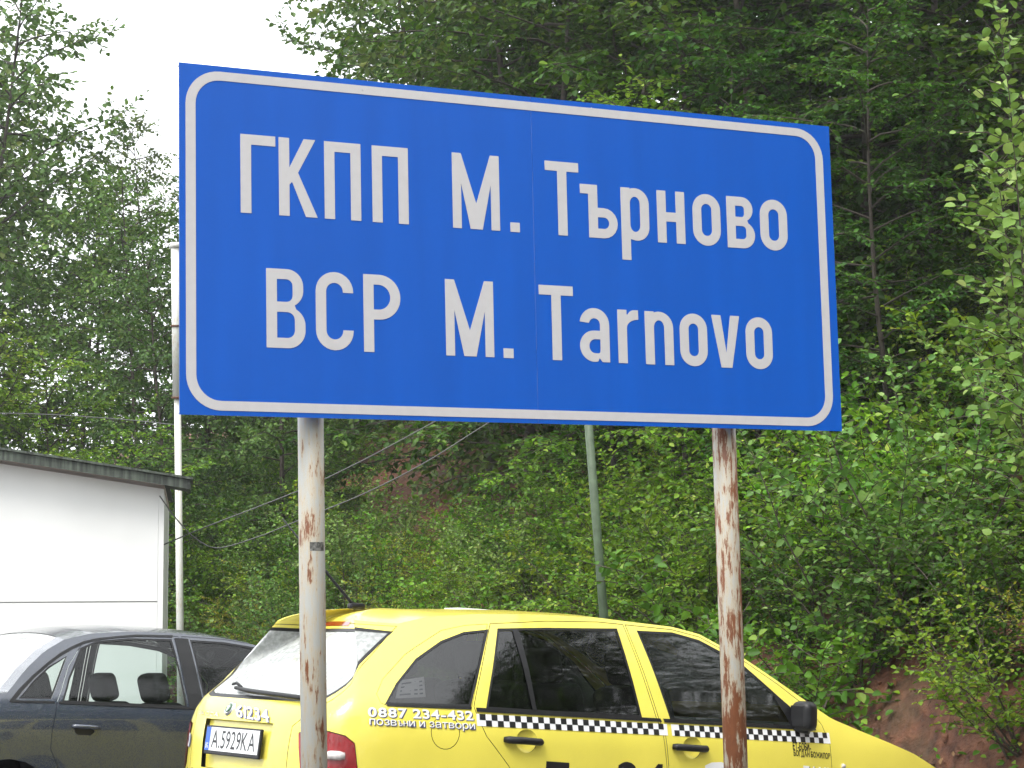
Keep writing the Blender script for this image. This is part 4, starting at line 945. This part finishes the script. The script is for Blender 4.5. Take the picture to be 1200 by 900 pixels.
def leaves_mesh(name, P, D, Nn, size, wid, mat):
    n = len(P); D = unit(D); Sd = unit(np.cross(D, Nn)); Nn = np.cross(Sd, D); s = size[:, None]; w_ = (size * wid)[:, None]
    cup = .16 * w_
    lf = lambda k, q, c: P + D * s * k + Sd * w_ * q + Nn * cup * c
    v = np.stack([P, lf(.14, .30, .7), lf(.46, .50, 1), lf(.80, .32, .5), P + D * s - Nn * s * .12, lf(.80, -.32, .5), lf(.46, -.50, 1), lf(.14, -.30, .7)], 1).reshape(-1, 3)
    me = bpy.data.meshes.new(name); me.vertices.add(n * 8); me.vertices.foreach_set('co', v.astype(np.float32).ravel())
    idx = (np.array([0, 4, 3, 2, 1, 0, 7, 6, 5, 4])[None] + np.arange(n)[:, None] * 8).ravel()
    me.loops.add(n * 10); me.loops.foreach_set('vertex_index', idx.astype(np.int32))
    me.polygons.add(n * 2); me.polygons.foreach_set('loop_start', np.arange(0, n * 10, 5, dtype=np.int32)); me.polygons.foreach_set('loop_total', np.full(n * 2, 5, np.int32))
    me.update(calc_edges=True); me.validate(); me.materials.append(mat); return me
def sticks_mesh(name, segs, mat, n=4):
    """segs: rows of start(3) end(3) r0 r1"""
    S_ = np.asarray(segs); a, b = S_[:, :3], S_[:, 3:6]; t = unit(b - a); h = np.where(np.abs(t[:, 2:]) > .9, np.array([[1., 0, 0]]), np.array([[0, 0, 1.]]))
    u = unit(np.cross(t, h)); v = np.cross(t, u); k = len(S_); ang = np.arange(n) * 2 * math.pi / n
    ring = lambda c, r: c[:, None] + r[:, None, None] * (u[:, None] * np.cos(ang)[None, :, None] + v[:, None] * np.sin(ang)[None, :, None])
    V_ = np.concatenate([ring(a, S_[:, 6]), ring(b, S_[:, 7])], 1).reshape(-1, 3)
    Fx = (np.array([[i, (i + 1) % n, n + (i + 1) % n, n + i] for i in range(n)])[None] + (np.arange(k) * 2 * n)[:, None, None]).reshape(-1, 4)
    me = bpy.data.meshes.new(name); me.from_pydata(V_.tolist(), [], Fx.tolist()); me.update(); me.materials.append(mat); return me
def polyline(rng, p, d, L_, n, wob, droop):
    pts = [p]; d = unit(d)
    for i in range(n):
        d = unit(d + rng.normal(0, wob, 3) + np.array([0, 0, -droop / n])); pts.append(pts[-1] + d * L_ / n)
    return np.array(pts)
def twig_leaves(rng, pts, step, size, acc, flat=.5):
    seg = np.diff(pts, axis=0); ln = np.linalg.norm(seg, axis=1); tot = ln.sum(); cum = np.concatenate([[0], np.cumsum(ln)]); n = max(2, int(tot / step))
    ts = np.linspace(.12, 1, n) * tot; idx = np.clip(np.searchsorted(cum, ts) - 1, 0, len(seg) - 1)
    P = pts[idx] + seg[idx] * ((ts - cum[idx]) / ln[idx])[:, None]; T = unit(seg[idx])
    up = unit(np.array([0, 0, 1.]) + rng.normal(0, flat, (n, 3))); sd = unit(np.cross(T, up)); sgn = np.where(np.arange(n) % 2, 1, -1)[:, None]
    D = T * rng.uniform(.3, .9, (n, 1)) + sd * sgn * rng.uniform(.7, 1.1, (n, 1)) + np.array([0, 0, -.12]) + rng.normal(0, .15, (n, 3)); D[-1] = T[-1]
    acc[0].append(P); acc[1].append(D); acc[2].append(up); acc[3].append(size * rng.uniform(.6, 1.2, n) * np.where(ts / tot > .8, .8, 1))
def finish(nm, acc, segs, wid, lm, bark):
    P, D, U_, S_ = [np.concatenate(a) for a in acc]
    return leaves_mesh(nm + '_leaves', P, D, U_, S_, wid, lm), sticks_mesh(nm + '_wood', segs, bark)
def shrub_proto(seed, lm, H=1.9, stems=8, spread=.8, twigs=26, tl=(.22, .55), leaf=.062, wid=.72, step=.034, low=.15, wob=.10):
    rng = np.random.default_rng(seed); acc = [[], [], [], []]; segs = []
    for k in range(stems):
        az = rng.uniform(0, 2 * math.pi); el = rng.uniform(.05, spread); L_ = H * rng.uniform(.65, 1.1)
        d = np.array([math.cos(az) * math.sin(el), math.sin(az) * math.sin(el), math.cos(el)])
        p = np.array([math.cos(az), math.sin(az), 0]) * rng.uniform(0, .18); st = polyline(rng, p - d * .1, d, L_, 8, wob, 3.5 * wob)
        for i in range(8): segs.append([*st[i], *st[i + 1], .013 * (1 - i / 9), .013 * (1 - (i + 1) / 9)])
        for q in range(twigs):
            t_ = low + (1 - low) * (q + rng.uniform(0, 1)) / twigs; i = min(int(t_ * 8), 7); b = st[i] + (st[i + 1] - st[i]) * (t_ * 8 - i)
            a2 = q * 2.4 + rng.uniform(-.5, .5); dirn = np.array([math.cos(a2), math.sin(a2), rng.uniform(-.1, .7)]) + .5 * unit(st[i + 1] - st[i])
            tw = polyline(rng, b, dirn, rng.uniform(*tl) * (1.15 - .5 * t_), 4, .12, .35)
            for j in range(4): segs.append([*tw[j], *tw[j + 1], .0035, .0025])
            twig_leaves(rng, tw, step, leaf, acc)
        twig_leaves(rng, st[5:], step * .8, leaf * .9, acc, .8)
    return finish('shrub', acc, segs, wid, lm, MAT_TWIG)
def tree_proto(seed, lm, H=9, base=.18, R=2.4, nb=46, leaf=.085, wid=.6, step=.05, layered=True, shape=None, dens=1.0):
    rng = np.random.default_rng(seed); acc = [[], [], [], []]; segs = []
    tr_ = polyline(rng, np.array([0, 0, -.4]), np.array([0, 0, 1.]), H + .4, 12, .035, 0); rt = .008 * H
    tseg = [[*tr_[i], *tr_[i + 1], rt * (1 - i / 13), rt * (1 - (i + 1) / 13)] for i in range(12)]
    for k in range(nb):
        t_ = base + (1 - base) * (k + rng.uniform(0, .9)) / nb; f = t_ * 12; i = min(int(f), 11); b = tr_[i] + (tr_[i + 1] - tr_[i]) * (f - i)
        az = k * 2.4 + rng.uniform(-.4, .4); u = (t_ - base) / (1 - base)
        L_ = R * (shape(u) if shape else (math.sin(math.pi * min(1, .25 + .75 * u)) ** .7 + .12)) * rng.uniform(.7, 1.15)
        el = rng.uniform(.0, .35) + .6 * u ** 2
        br = polyline(rng, b, np.array([math.cos(az), math.sin(az), math.tan(el)]), L_, 7, .09, .35)
        for j in range(7): segs.append([*br[j], *br[j + 1], .012 * R * (1 - j / 8) ** 1.2 * .6 + .003, .012 * R * (1 - (j + 1) / 8) ** 1.2 * .6 + .003])
        ntw = int(L_ / .095 * dens) + 2
        for q in range(ntw):
            s_ = .18 + .82 * (q + rng.uniform(0, 1)) / ntw; g = s_ * 7; j = min(int(g), 6); c = br[j] + (br[j + 1] - br[j]) * (g - j); td = unit(br[j + 1] - br[j])
            sd = unit(np.cross(td, np.array([0, 0, 1.]))) * (1 if q % 2 else -1)
            dirn = td * .6 + sd * rng.uniform(.5, 1.1) + np.array([0, 0, rng.normal(.0, .22 if layered else .6)])
            tw = polyline(rng, c, dirn, rng.uniform(.3, .75) * (1.2 - .5 * s_), 4, .12, .3)
            for jj in range(4): segs.append([*tw[jj], *tw[jj + 1], .004, .003])
            twig_leaves(rng, tw, step, leaf, acc, .35 if layered else .7)
    lv, wd = finish('tree', acc, segs, wid, lm, MAT_BARK)
    return lv, wd, sticks_mesh('tree_trunk', tseg, MAT_BARK, 9)
def plant(name, proto, x, y, rz, sc, label, cat, group=None, tilt=(0, 0), z=None, mat=None):
    r = empty(name, (x, y, float(terrain_z(x, y)) - .03 if z is None else z), rz); r.scale = sc if hasattr(sc, '__len__') else (sc,) * 3
    r.rotation_euler = (tilt[0], tilt[1], rz); tag(r, label, cat, group)
    for nm, me in zip(('foliage', 'stems') if len(proto) == 2 else ('crown', 'limbs', 'trunk'), proto):
        o = link(nm, me, None, r)
        if nm in ('foliage', 'crown', 'stems', 'limbs'): o['kind'] = 'stuff'
        if mat is not None and nm in ('foliage', 'crown'):
            o.material_slots[0].link = 'OBJECT'; o.material_slots[0].material = mat
    return r
SP = [shrub_proto(11, LM['mid']), shrub_proto(12, LM['bright'], 1.7, 9, 1.0, 24, (.25, .5), .058, .80), shrub_proto(13, LM['grey'], 2.2, 8, .6, 30, (.2, .45), .066, .85, .04),
      shrub_proto(14, LM['yellow'], 1.5, 10, .9, 24, (.2, .4), .045, .6, .028), shrub_proto(15, LM['mid'], 2.0, 7, .9, 30, (.3, .6), .075, .75, .042), shrub_proto(16, LM['dark'], 1.8, 8, .9, 26, (.25, .5), .07, .7, .038),
      shrub_proto(17, LM['grey'], 4.3, 5, .06, 36, (.2, .5), .068, .85, .042, .52, .03)]
cone = lambda u: max(.08, (1 - u) ** .8) * (.55 + .45 * min(1, u * 4))
TPR = [tree_proto(21, LM['dark'], 9, .05, 2.6, 54, .10, .68), tree_proto(22, LM['dark'], 8, .05, 2.3, 50, .095, .7), tree_proto(23, LM['tree'], 11, .12, 2.3, 58, .115, .7, .055, False),
       tree_proto(24, LM['tree'], 9, .06, 2.0, 56, .105, .7, .05, False), tree_proto(25, LM['mid'], 6, .04, 1.8, 42, .09, .7, .05)]
rng = np.random.default_rng(77)
def on_bank(a, d): return TOE[0] + TT[0] * a + TN[0] * d, TOE[1] + TT[1] * a + TN[1] * d
def px_at(u, Y): return (u - 600) / F * Y * .992, Y
SOIL = [(600, 510, 55, 26), (485, 560, 36, 24), (570, 545, 28, 18), (1115, 838, 62, 34), (1105, 870, 70, 45)]     # where bare soil shows
KIND = ['mid green shrub', 'bright green bushy shrub', 'grey-green hazel shrub', 'small-leaved yellow-green shrub', 'broad-leaved mid green shrub', 'dark green shrub']
count = 0
NEAR = [(150, 'behind the white hut'), (250, 'behind the lamp post'), (420, 'behind the grey sign post'), (560, 'beyond the taxi rear window'), (670, 'beyond the taxi rear door'), (760, 'beside the green pole'), (900, 'behind the rusty sign post'), (1040, 'above the taxi bonnet'), (9999, 'above the bare red soil')]
def near(u): return next(t for m_, t in NEAR if u < m_)
def shrub(kind, x, y, sc, label=None, group=None, **k):
    u = project(np.array([x, y, float(terrain_z(x, y))]))[0]; d = float(bank_d(x, y))
    lvl = 'at the foot of the bank' if d < 1.3 else 'low on the bank' if d < 3 else 'halfway up the bank' if d < 6.4 else 'high on the bank'
    size = 'small ' if sc < .7 else 'large ' if sc > 1.1 else ''
    lab = label or size + KIND[kind] + ' ' + lvl + ' ' + near(u)
    plant('shrub', SP[kind], x, y, rng.uniform(0, 6.28), sc, lab, 'shrub', group or lab.replace('shrub', 'shrubs'), **k)
# thicket on the bank, denser low down
a = -5.0
while a < 30:
    for d in (.35, .95, 1.6, 2.5, 3.5, 4.6, 5.8, 7.2):
        aj, dj = a + rng.uniform(-.5, .5), d + rng.uniform(-.35, .35); x, y = on_bank(aj, dj)
        u, v = project(np.array([x, y, float(hill_z(x, y)) + .7]))
        if u < -120 or u > 1330: continue
        if any(((u - su) / (ru * 1.25)) ** 2 + ((v - sv) / (rv * 1.5)) ** 2 < 1 for su, sv, ru, rv in SOIL): continue
        pr = [.30, .22, .10, .06, .24, .08]
        if u > 930 and v < 520: pr = [.15, .20, .38, 0, .20, .07]
        if 380 < u < 520 and v > 560: pr = [.1, .25, .05, .45, .15, 0]
        if u < 420: pr = [.25, .10, .40, .08, .12, .05]
        k = rng.choice(6, p=pr); sc = rng.uniform(.75, 1.2) * (.8 if d < 1 else 1.0)
        u0, v0 = project(np.array([x, y, float(hill_z(x, y))]))
        for su, sv, ru, rv in SOIL:                  # keep low in front of the bare patches
            if abs(u0 - su) < ru + 60 and v0 > sv - rv: sc = min(sc, (v0 - sv - rv * .2) / F * y / 2.0)
        if sc < .38: continue
        shrub(k, x, y, sc); count += 1
    a += .85
for d in (8.6, 10.2, 12, 14):
    a = -9.0
    while a < 18:
        x, y = on_bank(a + rng.uniform(-.6, .6), d + rng.uniform(-.6, .6)); u, v = project(np.array([x, y, float(hill_z(x, y)) + 1]))
        if 250 < u < 1330: shrub(rng.choice([0, 4, 5], p=[.25, .3, .45]), x, y, rng.uniform(1.4, 2.1), ['mid green', '', '', '', 'broad-leaved', 'dark'][0] and None)
        a += 1.7
# trees of the wood above and behind
WOOD = [ # pixel column, distance, prototype, scale
 (572, 29, 0, 1.15), (625, 27, 3, 1.2), (650, 26, 0, 1.1), (740, 24.5, 1, 1.2), (830, 23.5, 0, 1.15), (920, 22, 1, 1.15), (1010, 21.5, 0, 1.1), (1100, 20.5, 1, 1.1), (1190, 20, 0, 1.1), (1280, 19, 1, 1.1),
 (590, 34, 2, 1.2), (610, 33, 0, 1.3), (700, 31, 3, 1.35), (790, 29, 0, 1.3), (880, 28, 1, 1.4), (970, 26.5, 0, 1.3), (1060, 25.5, 1, 1.35), (1150, 24.5, 0, 1.3), (1240, 24, 1, 1.3),
 (515, 36, 3, 1.3), (860, 34, 0, 1.5), (1000, 32, 0, 1.5), (1140, 30, 1, 1.6), (720, 38, 0, 1.6), (590, 41, 2, 1.5),
 (800, 20.5, 4, .85), (900, 19.6, 1, .62), (1040, 18.2, 1, .6), (720, 22.5, 4, .8)]
for u, Y, k, sc in WOOD:
    x, y = px_at(u, Y)
    row = 'front row' if bank_d(x, y) < 5 else 'second row' if bank_d(x, y) < 8.5 else 'third row' if bank_d(x, y) < 12 else 'rear row'
    lab = ['tall dark layered tree', 'dense dark broadleaf tree', 'tall loose grey-green tree', 'pale loose-crowned tree', 'young bright green tree'][k] + ', ' + row + ' of the wood, ' + near(u)
    plant('broadleaf_tree', TPR[k], x, y, rng.uniform(0, 6.28), sc, lab, 'tree', lab.replace('tree,', 'trees,'))
LEFT = [(-75, 41, 3, 1.5, 'dense tall tree behind the tallest tree beyond the hut'), (95, 40, 3, .9, 'dense tree behind the round-crowned one beyond the hut'), (-85, 40, 3, 1.5, 'dense tall tree left of the tallest one beyond the hut'), (185, 42, 2, .78, 'far loose tree in the gap beside the sign'),
        (-62, 37, 2, 1.3, 'tallest tree beyond the hut, thin crown against the sky'), (-130, 35, 2, 1.25, 'tall tree at the edge of the wood left of the tallest one'), (75, 36, 3, .92, 'round-crowned tree beside the tallest tree beyond the hut'),
        (165, 34, 3, .88, 'lower tree beside the lamp post, sky showing through its crown'), (232, 36, 3, .9, 'tree half hidden behind the blue sign edge'), (300, 38, 2, .66, 'slender tree hidden behind the blue sign'),
        (60, 30, 4, .95, 'young bright green tree above the hut roof'), (-20, 29, 4, 1.0, 'young bright green tree beyond the left end of the hut'), (130, 28, 4, .75, 'small bright tree between the hut roof and the lamp post'), (200, 30, 3, .7, 'small grey-green tree behind the lamp post'),
        (330, 30, 3, .7, 'small tree seen under the sign beside its grey post')]
for u, Y, k, sc, lab in LEFT:
    x, y = px_at(u, Y); plant('broadleaf_tree', TPR[k], x, y, rng.uniform(0, 6.28), sc, lab, 'tree')
# nearer shrubs that stand apart
for u, Y, k, sc, lab in ((1000, 15.6, 2, 1.05, 'upright grey-green hazel shrub beside the right edge of the sign'),
                         (1085, 15.4, 2, 1.15, 'tall shooting hazel shrub against the dark wood'), (900, 15.0, 4, 1.2, 'broad-leaved shrub beside the rusty post'), (1185, 13.6, 1, .8, 'bright shrub overhanging the bare red soil')):
    x, y = px_at(u, Y); plant('shrub', SP[k], x, y, rng.uniform(0, 6.28), sc, lab, 'shrub')
x, y = px_at(1254, 11.6); plant('sapling', SP[6], x, y, 0, 1.14, 'tall thin grey-green sapling leaning over in front of the bank shrubs', 'sapling', tilt=(0, -rad(1.5)))
# trees over the road behind the camera, mirrored in the car windows
for x, y, k, sc in ((-9, -13, 0, 1.2), (-4.5, -15, 3, 1.3), (0, -14, 0, 1.25), (4.5, -15, 1, 1.4), (9, -12, 0, 1.2), (13, -7, 1, 1.2), (-14, -10, 3, 1.2), (8, -6, 0, 1.2), (12, -2, 1, 1.3), (5, -9, 0, 1.3)):
    plant('broadleaf_tree', TPR[k], x, y, rng.uniform(0, 6.28), sc, 'broadleaf tree over the road, mirrored in the taxi windows', 'tree', 'trees over the road')
for a_, d_, k, sc in ((-8, 3.5, 0, 1.1), (-10, 2, 4, 1.3), (-12, 4.5, 1, 1.6), (-14, 2.2, 0, 1.5), (-16.5, 3, 0, 1.5), (-19, 2.5, 1, 1.2), (-22, 4, 0, 1.2), (-11, 7.5, 0, 1.4), (-15, 7.5, 1, 1.5), (-19.5, 7, 0, 1.5), (-25, 3, 3, 1.2), (-28, 4, 0, 1.3)):
    x, y = on_bank(a_, d_); plant('broadleaf_tree', TPR[k], x, y, rng.uniform(0, 6.28), sc, 'broadleaf tree on the bank beside the road, mirrored in the taxi windows', 'tree', 'roadside trees on the bank')
for a_ in np.arange(-6.5, -26, -1.3):
    x, y = on_bank(a_, rng.uniform(.6, 1.6)); plant('shrub', SP[rng.choice([0, 1, 4])], x, y, rng.uniform(0, 6.28), rng.uniform(.9, 1.4), 'green shrub on the bank beside the road, mirrored in the taxi windows', 'shrub', 'roadside shrubs on the bank')
# ground cover: low leaves and litter over the bank
def cover(name, n, lm, size, seed, label, cat, d0, d1, keep=None):
    r = np.random.default_rng(seed); aa = r.uniform(-24, 34, n) if d0 < .05 else r.uniform(-8, 34, n); d_ = d0 + (d1 - d0) * r.random(n) ** 1.4; x, y = on_bank(aa, d_); z = hill_z(x, y)
    uv = project(np.stack([x, y, z], 1)); ok = ((uv[:, 0] > -60) & (uv[:, 0] < 1290) & (uv[:, 1] > -50) & (uv[:, 1] < 980)) | (aa < -7)
    if keep:
        for su, sv, ru, rv in SOIL: ok &= ~((((uv[:, 0] - su) / ru) ** 2 + ((uv[:, 1] - sv) / rv) ** 2 < 1) & (r.random(n) < keep))
    ok &= nz(x, y, 1.1, 4) + r.normal(0, .3, n) > -.35
    x, y, z = x[ok], y[ok], z[ok]; n = len(x); h = r.random(n) ** 2 * .28
    P = np.stack([x, y, z + .01 + h], 1); U_ = unit(np.array([-.35, -.3, .9]) + r.normal(0, .45, (n, 3))); D = np.cross(U_, unit(r.normal(0, 1, (n, 3))))
    me = leaves_mesh(name, P, D, U_, size * r.uniform(.6, 1.3, n), .75, lm); o = link(name, me); tag(o, label, cat, kind='stuff')
cover('undergrowth', 60000, LM['mid'], .06, 3, 'low leafy undergrowth covering the red bank', 'undergrowth', .1, 9, .93)
cover('weeds', 26000, LM['bright'], .05, 4, 'bright weeds and creepers on the bank', 'weeds', -.1, 7, .93)
cover('leaf_litter', 16000, LM['dry'], .05, 5, 'brown dead leaves lying on the bank', 'leaf litter', .0, 9, .6)
print('shrubs', count)

# ------------------------------------------------------------------ rain haze
hm, t, N, L, p = new_mat('rain_haze'); N.remove(p)
pv = N.new('ShaderNodeVolumePrincipled'); pv.inputs['Color'].default_value = (.93, .95, .97, 1); pv.inputs['Density'].default_value = .0008; pv.inputs['Anisotropy'].default_value = .2
L.new(pv.outputs[0], N['Material Output'].inputs['Volume'])
hz_o = boxo('haze', (0, 100, 16), (1300, 1420, 52), hm); tag(hz_o, 'thin rain haze in the air', 'haze', kind='stuff')
